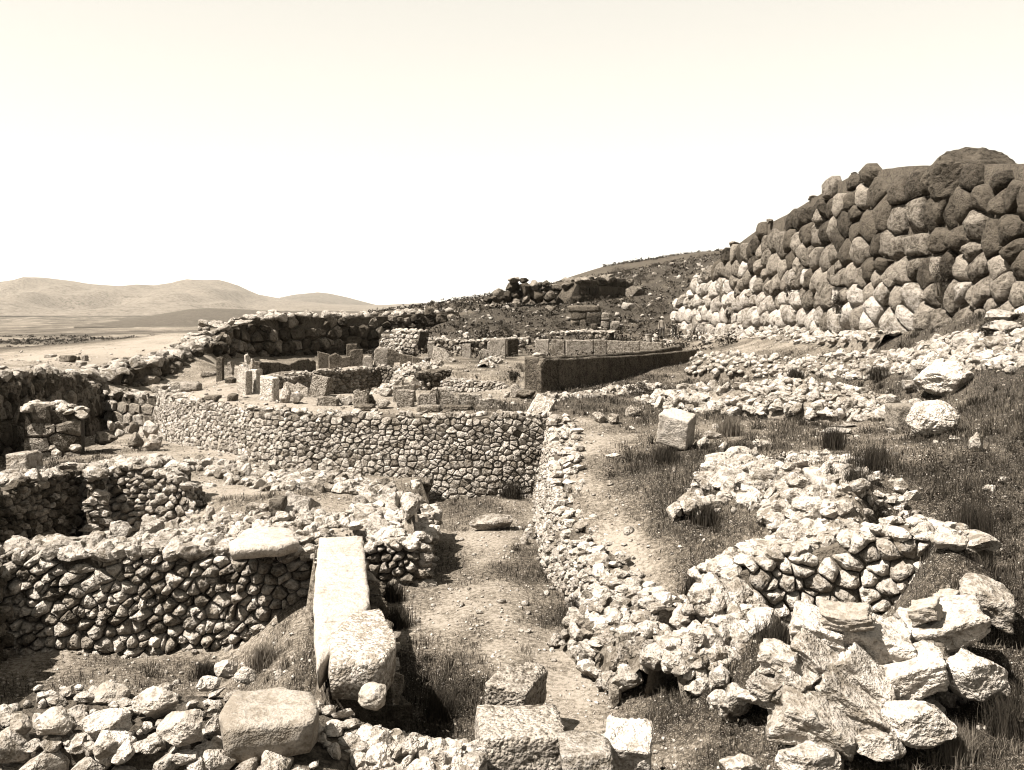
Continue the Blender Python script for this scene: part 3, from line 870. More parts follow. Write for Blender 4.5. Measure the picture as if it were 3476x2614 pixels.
masonry('block_wall', 'coursed wall of squared blocks under a loose block beside the curved wall', 'stone wall',
        [(340, 1330, 48.8, .7), (440, 1342, 47, .7), (552, 1346, 45.2, .7)], size=.5, aniso=1.9, mats=mixed(('cong', 4), ('lime', 2), ('grey', 2)), seed=23, coursed=True, bulge=0.038, tilt=.08, rounding=False, gap=0.018, thick=.9, capn=24, capsize=.3, capmat='lime', small=0)
masonry('block_pier', 'ruined pier of squared blocks topped with pale rubble at the left edge', 'stone wall',
        [(85, 1385, 36.4, .9), (180, 1380, 36.7, .9), (275, 1402, 37, .9)], size=.5, aniso=1.7, mats=mixed(('cong', 4), ('grey', 2)), seed=24, coursed=True, bulge=0.038, tilt=.08, rounding=False, gap=0.018, thick=1.4, capn=60, capsize=.22, capmat='bright', small=0)
masonry('citadel_wall', 'long dark wall of great boulders curving behind the circle of slabs', 'stone wall',
        [(318, 1288, 49.5, 1.5), (420, 1262, 52.5, 1.7), (520, 1234, 56, 2.0), (640, 1196, 61, 2.4), (740, 1158, 66, 3.0), (785, 1106, 69, 3.0), (860, 1086, 72, 3.1), (1000, 1070, 76, 3.1), (1150, 1074, 80, 3.2), (1300, 1070, 84, 3.2), (1450, 1060, 87, 3.4), (1560, 1052, 88, 3.8)],
        size=.8, aniso=1.25, mats=mixed(('dark', 7), ('grey', 4)), seed=25, bulge=0.150, tilt=.2, gap=0.030, thick=2.2, capn=230, capsize=.42, capmat='lime', ragged=.35, batter=.08, recess=0.18, coursed=False, jitter=0.3)  # dark stones carry the painted shade of this turned-away face
masonry('cross_wall', 'small sunlit rubble wall set against the dark boulder wall', 'stone wall',
        [(1294, 1124, 74.5, 3.1), (1360, 1120, 73, 3.1), (1425, 1122, 71.5, 3.1)], size=.3, mats=LIGHTMIX, seed=26, bulge=0.060, tilt=.25, thick=.9, capn=40, capsize=.2, capmat='bright', batter=.25)
masonry('low_back_wall', 'low dark rubble wall behind the far slabs of the circle', 'stone wall',
        [(1445, 1146, 72, 3.3), (1560, 1157, 70, 3.2), (1700, 1150, 70.5, 3.3), (1800, 1147, 73, 3.4)], size=.28, mats=mixed(('grey', 5), ('dark', 3), ('lime', 1)), seed=27, bulge=0.060, tilt=.3, thick=.8, capn=120, capsize=.17, capmat='lime', ragged=.15)
masonry('upper_back_wall', 'low rubble wall with pale top stones under the gate hillside', 'stone wall',
        [(1770, 1142, 79, 3.6), (1860, 1132, 79, 3.7), (1960, 1122, 78.5, 3.8), (2070, 1126, 77, 3.8)], size=.28, mats=mixed(('grey', 5), ('lime', 2)), seed=28, bulge=0.060, tilt=.3, thick=.8, capn=120, capsize=.19, capmat='bright', ragged=.2)
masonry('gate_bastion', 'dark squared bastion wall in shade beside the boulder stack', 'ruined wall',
        [(1936, 1012, 94.5, 6.4), (1962, 952, 95, 6.4), (2060, 946, 98, 6.6), (2130, 950, 101, 7), (2200, 985, 104, 7.6)], size=.8, aniso=1.7, mats=mixed(('dark', 1),), seed=30, coursed=True, bulge=0.060, tilt=.06, gap=0.018, thick=3, capn=60, capsize=.5, capmat='grey', ragged=.2, facing=(.3, -1))  # all-dark stones put the shade of the face into its colour

def cyclopean(c, g):  # darker upward and nearer: lichen plus burned-in darkening painted into the stones
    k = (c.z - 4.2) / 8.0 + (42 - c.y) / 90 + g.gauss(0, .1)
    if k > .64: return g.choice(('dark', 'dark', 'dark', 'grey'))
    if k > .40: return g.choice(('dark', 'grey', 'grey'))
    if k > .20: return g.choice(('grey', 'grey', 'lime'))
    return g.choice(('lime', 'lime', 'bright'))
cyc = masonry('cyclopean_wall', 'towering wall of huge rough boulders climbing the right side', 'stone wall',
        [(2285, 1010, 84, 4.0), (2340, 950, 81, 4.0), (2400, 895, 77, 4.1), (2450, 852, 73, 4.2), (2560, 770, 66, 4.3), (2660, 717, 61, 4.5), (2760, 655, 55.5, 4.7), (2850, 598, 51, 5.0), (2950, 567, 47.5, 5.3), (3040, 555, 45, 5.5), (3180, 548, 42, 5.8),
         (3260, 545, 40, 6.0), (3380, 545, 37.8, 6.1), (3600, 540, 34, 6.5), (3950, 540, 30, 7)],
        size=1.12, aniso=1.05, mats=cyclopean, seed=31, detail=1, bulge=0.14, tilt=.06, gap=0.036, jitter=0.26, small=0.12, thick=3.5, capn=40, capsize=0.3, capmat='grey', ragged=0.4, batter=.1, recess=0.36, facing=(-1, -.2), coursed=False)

heap('rubble_wall', 'long pale tumbled wall at the foot of the giant boulder wall', 'rubble wall',
     [(2370, 1200, 49), (2500, 1190, 47), (2700, 1216, 44.5), (2830, 1195, 43), (3000, 1205, 40), (3100, 1198, 38), (3300, 1210, 34), (3520, 1275, 30)], 1500, .2, .95, .95, mat='bright', seed=32)
heap('rubble_wall', 'pale tumbled terrace wall behind the white squared block', 'rubble wall',
     [(2225, 1338, 38.8), (2330, 1316, 36.8), (2550, 1303, 34.8), (2650, 1283, 34), (2800, 1298, 33), (2950, 1322, 32), (3070, 1370, 31)], 800, .24, .85, .95, mat='bright', seed=33)
heap('rubble_line', 'low line of loose stones in the grass before the dark slab parapet', 'rubble',
     [(1850, 1362, 38.6), (2000, 1335, 40), (2100, 1315, 42), (2210, 1300, 44)], 130, .17, .8, .15, mat='bright', seed=34)
heap('rubble_wall', 'curving stub of stacked stones with a jutting pale block on the dark terrace', 'rubble wall',
     [(2330, 1700, 21.8), (2400, 1690, 22.2), (2440, 1615, 24), (2490, 1570, 25.5)], 110, .24, .5, .45, mat='bright', seed=35)
heap('rubble_wall', 'diagonal stone edge below the bright rubble slope on the right', 'rubble wall',
     [(2480, 1590, 24.6), (2577, 1672, 22.3), (2671, 1740, 20.6), (2790, 1830, 18.6)], 220, .22, .5, .45, mat='bright', seed=36)
heap('rubble_slope', 'bright spread of flat loose stones on the slope at centre right', 'rubble',
     [(2560, 1570, 24.5), (2750, 1640, 22.4), (2900, 1740, 20.2), (3050, 1820, 18.4)], 380, .16, 1.3, .2, mat='bright', seed=37, power=2.5)
masonry('terrace_wall', 'rough wall of large sunlit stones above the rock outcrop', 'stone wall',
        [(2400, 2000, 17.6, .3), (2560, 1900, 17.6, .6), (2750, 1860, 17.6, 1.2), (2950, 1810, 17.4, 1.4), (3100, 1800, 17, 1.5), (3280, 1860, 16.4, 1.6)], size=0.3, mats=mixed(('bright', 5), ('lime', 3)), seed=38, detail=1, bulge=0.11, tilt=0.25, gap=0.01, small=.5, thick=1.4,
        capn=120, capsize=0.18, capmat='bright', ragged=.3, batter=0.3, recess=0.16, aniso=1.45)
heap('rubble_wall', 'tumbled end of the stone terrace above the dark grass', 'rubble wall',
     [(2250, 2190, 15.6), (2400, 2130, 16), (2560, 2060, 16.8)], 120, .24, .55, .5, mat='bright', seed=39)
heap('rubble_heap', 'small heap of stones where the ragged passage wall runs out', 'rubble',
     [(2040, 2000, 19.3), (2160, 2080, 17.7), (2260, 2190, 16.4)], 330, .18, 1.0, .8, mat='lime', seed=40)
heap('rubble_slope', 'slope of pale rubble banked against the foot of the curved wall', 'rubble',
     [(760, 1600, 33.8), (900, 1640, 31.6), (1060, 1690, 29.6), (1300, 1700, 29.3)], 700, .2, 1.3, .5, mat='lime', seed=41)
heap('rubble_ridge', 'ridge of pale rubble between the pits and the stone ledge', 'rubble',
     [(490, 1835, 23.0), (600, 1800, 24.0), (800, 1770, 24.6), (1050, 1770, 24.4), (1230, 1780, 24.6)], 330, .17, 1.1, .2, mat='bright', seed=42)

heap('rubble_heap', 'loose stones tumbled off the left end of the terrace wall', 'rubble', [(2370, 2010, 17.0), (2440, 1985, 17.2), (2500, 1960, 17.4)], 90, .26, .6, .6, mat='bright', seed=43)

heap('rubble_bank', 'bank of small pale stones along the foot of the giant boulder wall', 'rubble', [(2330, 1142, 79), (2470, 1148, 69.5), (2640, 1150, 60), (2850, 1136, 48.5), (3060, 1122, 43)], 700, .22, 1.3, .3, mat='bright', seed=44)

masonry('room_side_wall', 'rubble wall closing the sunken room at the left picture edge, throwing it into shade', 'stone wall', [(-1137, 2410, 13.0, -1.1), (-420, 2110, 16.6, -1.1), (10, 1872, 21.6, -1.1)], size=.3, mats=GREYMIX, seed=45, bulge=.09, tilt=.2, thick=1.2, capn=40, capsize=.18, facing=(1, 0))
heap('outcrop_rubble', 'broken stones and earth packed between the layers of the rock outcrop', 'rubble', [(2590, 2350, 13.3), (2900, 2260, 14.0), (3230, 2190, 14.5)], 260, .17, 1.0, .5, mat='bright', seed=46)

# ------------------------------------------------------------------ slabs of the circle
def march(u, v, y0=8.0, y1=130.0):
    """distance at which the line of sight through (u, v) meets the ground"""
    Y = np.concatenate([np.arange(y0, 60, 0.1), np.arange(60, y1, 0.3)])
    z = EYE - (v - HV) / FPX * Y
    g = ground((u - CU) / FPX * Y, Y)
    k = np.where(z <= g)[0]
    return float(Y[k[0]]) if len(k) else y1

R_ = math.radians
def S(label, u0, u1, vt, vb, Y, **k):
    Y = march((u0 + u1) / 2, vb - 2, 34.7 if Y < 49 else 54.0, 90)
    return slab('upright_slab', label, 'stone slab', u0, u1, vt, vb, Y, **k)

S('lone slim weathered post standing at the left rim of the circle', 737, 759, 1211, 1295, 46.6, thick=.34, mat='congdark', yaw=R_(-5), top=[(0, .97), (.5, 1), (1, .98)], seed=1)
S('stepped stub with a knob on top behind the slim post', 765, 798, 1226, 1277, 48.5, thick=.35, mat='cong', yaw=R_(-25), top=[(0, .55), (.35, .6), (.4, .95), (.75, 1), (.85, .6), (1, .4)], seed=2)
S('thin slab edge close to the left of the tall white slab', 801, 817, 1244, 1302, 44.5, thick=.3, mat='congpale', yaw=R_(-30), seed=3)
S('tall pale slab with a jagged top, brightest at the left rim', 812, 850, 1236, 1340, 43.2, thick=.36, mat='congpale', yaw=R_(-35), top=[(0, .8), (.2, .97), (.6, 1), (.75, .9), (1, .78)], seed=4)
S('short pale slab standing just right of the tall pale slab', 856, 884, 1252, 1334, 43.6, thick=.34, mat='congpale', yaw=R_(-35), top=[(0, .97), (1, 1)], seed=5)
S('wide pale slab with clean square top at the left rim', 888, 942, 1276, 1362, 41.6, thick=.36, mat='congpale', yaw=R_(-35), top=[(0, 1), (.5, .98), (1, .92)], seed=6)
S('large pale slab leaning to the right before the dark pit wall', 1052, 1112, 1276, 1350, 41.3, thick=.5, mat='cong', yaw=R_(-16), roll=R_(9), lean=R_(-8), seed=7)
S('low block-like slab at the foot of the large leaning slab', 1078, 1149, 1344, 1378, 40.0, thick=.4, mat='cong', yaw=R_(-4), top=[(0, .9), (.5, 1), (1, .75)], seed=8)
S('fallen jagged slab lying right of the pale square-topped slab', 958, 1050, 1296, 1350, 42.2, thick=.4, mat='cong', yaw=R_(-8), lean=R_(-25), top=[(0, .9), (.12, 1), (.45, .8), (.55, .95), (1, .55)], seed=9)
S('narrow slab with a notched top near the front rim', 1202, 1252, 1321, 1378, 39.9, thick=.34, mat='cong', yaw=R_(-6), top=[(0, .9), (.25, 1), (.4, .88), (.6, .93), (.85, 1), (1, .8)], seed=10)
S('taller back slab of a close-set pair on the front rim', 1335, 1411, 1302, 1366, 40.6, thick=.34, mat='cong', yaw=R_(2), top=[(0, .85), (.5, .93), (1, 1)], seed=11)
S('lower front slab of a close-set pair on the front rim', 1348, 1406, 1320, 1384, 39.4, thick=.34, mat='cong', yaw=R_(1), top=[(0, .95), (.3, 1), (1, .9)], seed=12)
S('slab with a stepped left shoulder on the front rim', 1417, 1484, 1315, 1384, 39.5, thick=.34, mat='cong', yaw=R_(2), top=[(0, .55), (.12, .7), (.6, .72), (.75, .95), (1, 1)], seed=13)
S('slab with a top sloping down to the right on the front rim', 1486, 1552, 1315, 1384, 39.7, thick=.34, mat='cong', yaw=R_(4), top=[(0, 1), (.35, .97), (.7, .75), (1, .5)], seed=14)
S('low broken slab stump beside the sloping-topped slab', 1555, 1634, 1332, 1380, 40.0, thick=.34, mat='cong', yaw=R_(5), top=[(0, .95), (1, .9)], seed=15)
S('second low broken slab stump further right', 1626, 1700, 1351, 1384, 40.3, thick=.3, mat='cong', yaw=R_(6), top=[(0, .9), (.5, 1), (1, .8)], seed=16)
# back left rim
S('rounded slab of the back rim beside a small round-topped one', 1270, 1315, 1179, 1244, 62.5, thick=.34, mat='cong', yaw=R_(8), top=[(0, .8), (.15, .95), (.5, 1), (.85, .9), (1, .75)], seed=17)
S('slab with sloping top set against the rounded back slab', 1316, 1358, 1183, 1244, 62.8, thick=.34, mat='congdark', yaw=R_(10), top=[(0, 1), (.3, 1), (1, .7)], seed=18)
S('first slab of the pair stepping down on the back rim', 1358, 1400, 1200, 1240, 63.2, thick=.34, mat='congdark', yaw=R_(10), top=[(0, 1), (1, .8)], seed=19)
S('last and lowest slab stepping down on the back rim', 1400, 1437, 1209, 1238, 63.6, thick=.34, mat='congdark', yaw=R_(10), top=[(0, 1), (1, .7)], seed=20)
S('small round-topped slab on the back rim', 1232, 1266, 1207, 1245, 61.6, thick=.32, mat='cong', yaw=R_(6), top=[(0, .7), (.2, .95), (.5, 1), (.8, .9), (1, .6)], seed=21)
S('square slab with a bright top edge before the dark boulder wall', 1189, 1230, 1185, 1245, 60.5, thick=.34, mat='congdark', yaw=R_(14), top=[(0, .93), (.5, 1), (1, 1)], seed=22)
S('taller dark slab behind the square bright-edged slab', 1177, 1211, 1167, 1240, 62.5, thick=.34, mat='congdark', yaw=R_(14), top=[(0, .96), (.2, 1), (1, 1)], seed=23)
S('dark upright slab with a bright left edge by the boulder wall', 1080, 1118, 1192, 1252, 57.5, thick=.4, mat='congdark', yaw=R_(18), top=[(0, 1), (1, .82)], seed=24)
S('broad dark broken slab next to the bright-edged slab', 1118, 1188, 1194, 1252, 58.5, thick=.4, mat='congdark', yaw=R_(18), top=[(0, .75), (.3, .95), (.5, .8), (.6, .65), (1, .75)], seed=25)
# far rim
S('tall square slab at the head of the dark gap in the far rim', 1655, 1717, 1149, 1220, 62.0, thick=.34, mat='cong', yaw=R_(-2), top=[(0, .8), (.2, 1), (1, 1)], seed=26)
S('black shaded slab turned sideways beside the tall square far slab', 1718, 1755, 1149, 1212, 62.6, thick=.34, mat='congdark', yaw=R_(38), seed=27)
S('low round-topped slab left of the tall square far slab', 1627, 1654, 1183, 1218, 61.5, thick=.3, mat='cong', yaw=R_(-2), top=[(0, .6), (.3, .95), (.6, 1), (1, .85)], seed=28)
S('isolated narrow slab before the low dark wall', 1570, 1598, 1167, 1217, 62.5, thick=.3, mat='cong', yaw=R_(0), seed=29)
S('thin slab on edge left of a tilted broken one', 1452, 1475, 1157, 1222, 63.0, thick=.3, mat='cong', yaw=R_(5), top=[(0, .96), (1, 1)], seed=30)
S('tilted broken slab leaning back by the low dark wall', 1464, 1522, 1177, 1226, 61.0, thick=.3, mat='cong', yaw=R_(4), lean=R_(-25), roll=R_(10), top=[(0, 1), (.5, .95), (.7, .9), (1, .5)], seed=31)
S('square slab standing forward of the long far rim panel', 1818, 1862, 1152, 1207, 63.0, thick=.34, mat='cong', yaw=R_(-6), seed=32)
S('fallen pale slab propped against the long far rim', 1912, 1967, 1168, 1208, 60.0, thick=.3, mat='cong', yaw=R_(-8), lean=R_(-30), roll=R_(-12), top=[(0, .75), (.35, 1), (1, .7)], seed=33)

def slab_run(name, label, nodes, thick, mat, seed, mats=None, drop=0.0):
    """a run of slabs set edge to edge; nodes (U, Vtop, Vbot, Y)"""
    a0 = at(nodes[0][0], nodes[0][2], nodes[0][3])
    root = empty(name, a0, label, 'stone parapet')
    for i, (a, b) in enumerate(zip(nodes, nodes[1:])):
        A, B = at(a[0], a[2], a[3]), at(b[0], b[2], b[3])
        ta, tb = at(a[0], a[1], a[3]).z, at(b[0], b[1], b[3]).z
        d = Vector((B.x - A.x, B.y - A.y)); W = d.length - .03
        c = (A + B) / 2
        zb = min(A.z, B.z) - .3
        g = random.Random(seed + i)
        ol = [(-W / 2, zb - c.z), (W / 2, zb - c.z), (W / 2, tb - c.z), (W * .2, (ta + tb) / 2 - c.z + g.gauss(0, .03)), (-W * .2, (ta + tb) / 2 - c.z + g.gauss(0, .03)), (-W / 2, ta - c.z)]
        if i == 0 and drop:
            ol = ol[:-1] + [(-W / 2 + drop, ta - c.z), (-W / 2, ta - c.z - drop)]
        me = slab_mesh('slab', ol, thick, (mats or [mat])[i % len(mats or [mat])], seed + i, .015, .2)
        o = bpy.data.objects.new('slab', me); link(o, root)
        o.location = c - root.location
        o.rotation_euler = (0, 0, math.atan2(d.y, d.x))
    return root
slab_run('slab_parapet', 'long dark outer parapet of edge-to-edge slabs at the right of the circle',
         [(1828, 1219, 1326, 41.5), (1888, 1217, 1314, 42.6), (1950, 1215, 1304, 44.0), (2040, 1211, 1287, 46.4), (2130, 1207, 1270, 49.2), (2210, 1201, 1254, 52), (2270, 1196, 1241, 54.4), (2320, 1192, 1230, 56.8), (2362, 1187, 1220, 59.2)], .3, 'congdark', 60, drop=.25)  # shade on the outer faces deepened by a darker stone colour
slab_run('slab_parapet', 'inner parapet of slabs parallel to the long dark outer one',
         [(1835, 1209, 1300, 43.6), (1950, 1208, 1290, 46.0), (2060, 1202, 1280, 49), (2150, 1196, 1262, 52), (2220, 1188, 1245, 55), (2270, 1180, 1235, 57.6), (2305, 1172, 1225, 60)], .26, 'congdark', 70)
slab_run('slab_parapet', 'long lighter panel of slabs along the far side of the circle',
         [(1872, 1152, 1212, 63.8), (1918, 1153, 1212, 63.7), (2015, 1153, 1212, 64), (2060, 1155, 1212, 64), (2175, 1157, 1210, 63.5), (2250, 1163, 1206, 62.5)], .3, 'cong', 80)
slab_run('slab_parapet', 'low dark broken parapet in front of the boulder wall at the left rim',
         [(868, 1228, 1262, 51.5), (905, 1231, 1262, 52.5), (935, 1230, 1260, 53.4), (970, 1238, 1258, 54.2), (1000, 1222, 1256, 55), (1034, 1216, 1254, 55.8), (1062, 1228, 1252, 56.5)], .5, 'congdark', 90)
S('rough-faced slab turned forward at the open end of the dark parapet', 1781, 1828, 1211, 1330, 42.2, thick=.34, mat='congdark', yaw=R_(-3), top=[(0, 1), (1, .98)], seed=34)

# ------------------------------------------------------------------ single stones
def make_block_mesh(name, seed, sub, mat, rough=.05, fine=.03):
    r = random.Random(seed)
    bm = bmesh.new(); bmesh.ops.create_icosphere(bm, subdivisions=sub, radius=1.0)
    E = Matrix.Rotation(r.gauss(0, .06), 3, 'X') @ Matrix.Rotation(r.gauss(0, .06), 3, 'Y')
    planes = [(E @ Vector(d), r.uniform(.55, .6)) for d in ((1, 0, 0), (-1, 0, 0), (0, 1, 0), (0, -1, 0), (0, 0, 1), (0, 0, -1))]
    planes += [(Vector((r.gauss(0, 1), r.gauss(0, 1), r.gauss(0, 1))).normalized(), r.uniform(.74, .86)) for _ in range(6)]
    off = Vector((seed * 3.3, seed * 1.7, 0))
    for v in bm.verts:
        d = v.co.normalized(); rad = 1.0
        for n, k in planes:
            c = n.dot(d)
            if c > 1e-3: rad = min(rad, k / c)
        rad *= 1 + rough * mnoise.noise(d * 2 + off) + fine * (mnoise.noise(d * 6 + off) + .6 * mnoise.noise(d * 14 + off))
        v.co = d * rad
    me = bpy.data.meshes.new(name); bm.to_mesh(me); bm.free()
    me.polygons.foreach_set('use_smooth', [True] * len(me.polygons))
    me.materials.append(mat)
    return me

_sd = [500]
def K(label, u0, u1, vt, vb, Y=None, name='boulder', cat='boulder', mat='lime', block=False, bury=.12, rot=0.0, tx=0.0, ty=0.0, d=None, sub=4, parent=None, y0=8.0, **kw):
    """a stone covering columns u0..u1 and rows vt..vb, standing on the ground unless Y is given"""
    _sd[0] += 1
    if Y is None: Y = march((u0 + u1) / 2, vb, y0)
    k = Y / FPX
    w, h = (u1 - u0) * k / 2, (vb - vt) * k / 2 * (1 + bury)
    me = make_block_mesh(name, _sd[0], sub, M[mat]) if block else make_rock_mesh(name, _sd[0], sub, M[mat], kw.get('cuts', 10), kw.get('rough', .16), fine=kw.get('fine', .035), klo=kw.get('klo', .5), khi=kw.get('khi', .88))
    co = np.array([q.co[:] for q in me.vertices])
    Rm = np.array(Matrix.Rotation(rot, 3, 'Z') @ Matrix.Rotation(tx, 3, 'X') @ Matrix.Rotation(ty, 3, 'Y'))
    dd = d if d else (w + h) / 2
    if block:
        co = (co / np.abs(co).max(0)) * np.array([1, dd / w, h / w]); co = co @ Rm.T
        lo, hi = co.min(0), co.max(0); f = 2 * w / (hi[0] - lo[0]); g_ = 2 * h / (hi[2] - lo[2])
        co = (co - (lo + hi) / 2) * np.array([f, f, g_])
    else:
        co = co @ Rm.T
        lo, hi = co.min(0), co.max(0)
        co = (co - (lo + hi) / 2) / ((hi - lo) / 2) * np.array([w, dd, h])
    me.vertices.foreach_set('co', co.astype(np.float32).ravel()); me.update()
    o = link(bpy.data.objects.new(name, me), parent)
    p = at((u0 + u1) / 2, (vt + vb) / 2, Y); p.y += dd * .5; p.z -= h * bury
    o.location = p - (parent.location if parent is not None else Vector((0, 0, 0)))
    if label: tag(o, label, cat)
    return o

def plate(name, label, cat, corners, thick, mat, seed=1, parent=None, noise=.03, res=.15):
    """a slab lying flat: its upper face given as (U, V, Z) corners, thickness downwards"""
    P = [onz(u, v, z) for u, v, z in corners]
    c = sum(P, Vector()) / len(P)
    pts = []
    for i in range(len(P)):
        a, b = P[i], P[(i + 1) % len(P)]
        k = max(1, int((b - a).length / res))
        pts += [a.lerp(b, j / k) for j in range(k)]
    bm = bmesh.new(); rings = []
    off = Vector((seed * 5.5, seed, 0))
    for dz, sc in ((0, .0), (0, .3), (0, .6), (0, .85), (-.02, .975), (-.07, 1.0), (-thick * .55, .99), (-thick, .93)):
        ring = []
        for p in pts:
            q = c + (p - c) * sc + Vector((0, 0, dz))
            q += Vector((mnoise.noise(q * 2.2 + off), mnoise.noise(q * 2.2 - off), (mnoise.noise(q * 1.7 + off * 2) + .5 * mnoise.noise(q * 6 + off)) * .8)) * noise * (1 if sc > .9 else .8)
            ring.append(bm.verts.new(q - c))
            if sc == 0: ring = ring * len(pts); break
        rings.append(ring)
    m = len(pts)
    for a, b in zip(rings, rings[1:]):
        for i in range(m):
            f = [a[i], a[(i + 1) % m], b[(i + 1) % m], b[i]]
            f = list(dict.fromkeys(f))
            if len(f) >= 3: bm.faces.new(f)
    bm.faces.new(list(reversed(rings[-1])))
    bmesh.ops.recalc_face_normals(bm, faces=bm.faces)
    me = bpy.data.meshes.new(name); bm.to_mesh(me); bm.free()
    me.polygons.foreach_set('use_smooth', [True] * len(me.polygons))
    me.materials.append(M[mat])
    o = link(bpy.data.objects.new(name, me), parent)
    o.location = c - (parent.location if parent is not None else Vector((0, 0, 0)))
    return tag(o, label, cat) if label else o

def B3(label, u0, u1, vback, vfront, vbot, Y, mat, seed, rot=0.0, tilt=(0, 0), name='stone_block', cat='stone block', inset=.0, rough=.05, fine=.03):
    """a block whose top face shows between rows vback and vfront and whose front face ends at row vbot"""
    Zt = at(0, vfront, Y).z
    Yb = (EYE - Zt) * FPX / (vback - HV)
    w, d, h = (u1 - u0) * Y / FPX / 2, (Yb - Y) / 2, (vbot - vfront) * Y / FPX / 2 + .1
    me = make_block_mesh(name, seed, 5, M[mat], rough=rough, fine=fine)
    co = np.array([q.co[:] for q in me.vertices]); co = co / np.abs(co).max(0) * np.array([w, d, h])
    Rm = np.array(Matrix.Rotation(rot, 3, 'Z') @ Matrix.Rotation(tilt[0], 3, 'X') @ Matrix.Rotation(tilt[1], 3, 'Y'))
    co = co @ Rm.T
    me.vertices.foreach_set('co', co.astype(np.float32).ravel()); me.update()
    o = link(bpy.data.objects.new(name, me))
    p = at((u0 + u1) / 2, vfront, Y)
    o.location = (p.x, Y + d, Zt - h)
    return tag(o, label, cat)

# long slab and its broken end
plate('long_slab', 'long smooth pale slab pointing away along the side of the sunken room', 'stone slab', [(1083, 1818, 1.5), (1232, 1815, 1.5), (1258, 2045, 1.5), (1215, 2110, 1.5), (1075, 2260, 1.5), (1062, 2030, 1.5)], .45, 'smooth', 1)
plate('lintel_block', 'thick rough pale block overhanging the near end of the long slab', 'stone slab', [(1205, 2070, 1.6), (1290, 2062, 1.6), (1335, 2140, 1.6), (1350, 2185, 1.6), (1300, 2235, 1.6), (1120, 2245, 1.6), (1112, 2150, 1.6)], .6, 'congpale', 2, noise=.05)
S('dark leaning jamb slab below the overhanging rough block', 1352, 1405, 2235, 2445, 14.9, thick=.5, mat='congdark', yaw=R_(35), roll=R_(-8), top=[(0, .9), (.5, 1), (1, .8)], seed=41)
plate('flat_slab', 'large flat pale slab with an undercut front edge at lower left', 'stone slab', [(800, 2335, 1.75), (960, 2325, 1.75), (1060, 2345, 1.75), (1085, 2405, 1.75), (1060, 2440, 1.75), (760, 2475, 1.75), (740, 2420, 1.75)], .42, 'smooth', 3, noise=.05)
plate('flat_slab', 'flat pale slab jutting from the top of the room wall', 'stone slab', [(840, 1790, 1.62), (990, 1788, 1.62), (1015, 1835, 1.62), (960, 1850, 1.62), (785, 1862, 1.62), (775, 1838, 1.62)], .25, 'smooth', 4, noise=.04)
B3('big conglomerate block at bottom centre, flat-topped and coarse', 1605, 1925, 2386, 2500, 2640, 12.75, 'cong', 41, rot=R_(4), tilt=(R_(3), 0))
B3('smaller tilted conglomerate block behind the big bottom block', 1672, 1832, 2245, 2322, 2420, 14.7, 'cong', 42, rot=R_(-24), tilt=(R_(8), R_(7)))
B3('cracked pale block right of the big bottom block', 2056, 2228, 2425, 2500, 2640, 12.7, 'bright', 43, rot=R_(-10), tilt=(R_(14), R_(3)), rough=.1, fine=.05)
K('low flat stone between the big block and the cracked pale block', 1900, 2090, 2540, 2640, 12.2, mat='lime', block=True, d=.4, sub=4, name='stone_block', cat='stone block')
K('long flat stone lying across the floor of the sunken passage', 1592, 1742, 1748, 1802, mat='lime', d=.35, rot=R_(-8), ty=R_(-8), name='fallen_stone', cat='stone')
K('small pale stone at the foot of the ragged passage wall', 1765, 1795, 1818, 1848, mat='bright', name='fallen_stone', cat='stone')
K('pointed pale stone leaning at the foot of the ragged passage wall', 1772, 1812, 1790, 1830, mat='lime', name='fallen_stone', cat='stone')
K('egg-shaped pale stone under the overhanging rough block', 1212, 1310, 2330, 2408, 12.9, mat='smooth', d=.2, rot=R_(20), ty=R_(-25), name='fallen_stone', cat='stone', cuts=3)
for lab, a in (('wide rounded pale boulder at the back of the front wall', (282, 430, 2328, 2402, 12.9)), ('large domed pale boulder beside the wide one on the front wall', (433, 602, 2336, 2442, 12.3)),
               ('broad oval boulder in the middle of the front wall', (270, 432, 2428, 2514, 11.7)), ('pale wedge boulder left of the large flat slab', (525, 690, 2412, 2530, 11.4)),
               ('square-cut pale stone low on the front wall', (310, 395, 2508, 2580, 11.0)), ('rounded pale boulder cut by the bottom left corner', (20, 100, 2430, 2500, 11.7)), ('slanting pale stone near the bottom left corner', (105, 235, 2418, 2500, 11.6)),
               ('oval pale boulder below the room wall', (720, 800, 2244, 2305, 13.8)), ('round pale boulder leaning on the oval one below the room wall', (790, 865, 2266, 2320, 13.6)), ('low round boulder behind the large flat slab', (665, 742, 2302, 2345, 13.2)),
               ('squat stone under the left edge of the large flat slab', (690, 760, 2432, 2510, 11.9))):
    K(lab, *a, mat='smooth' if 'pale' in lab else 'lime', sub=5, cuts=14, klo=.62, khi=.95)
K('round boulder sitting on the ledge behind the room wall', 360, 440, 1768, 1832, 23.4, mat='lime')
K('upright tapering boulder right of the round ledge boulder', 470, 548, 1756, 1832, 23.4, mat='lime')
K('low pale boulder left of the two ledge boulders', 310, 368, 1812, 1842, 23.2, mat='bright')
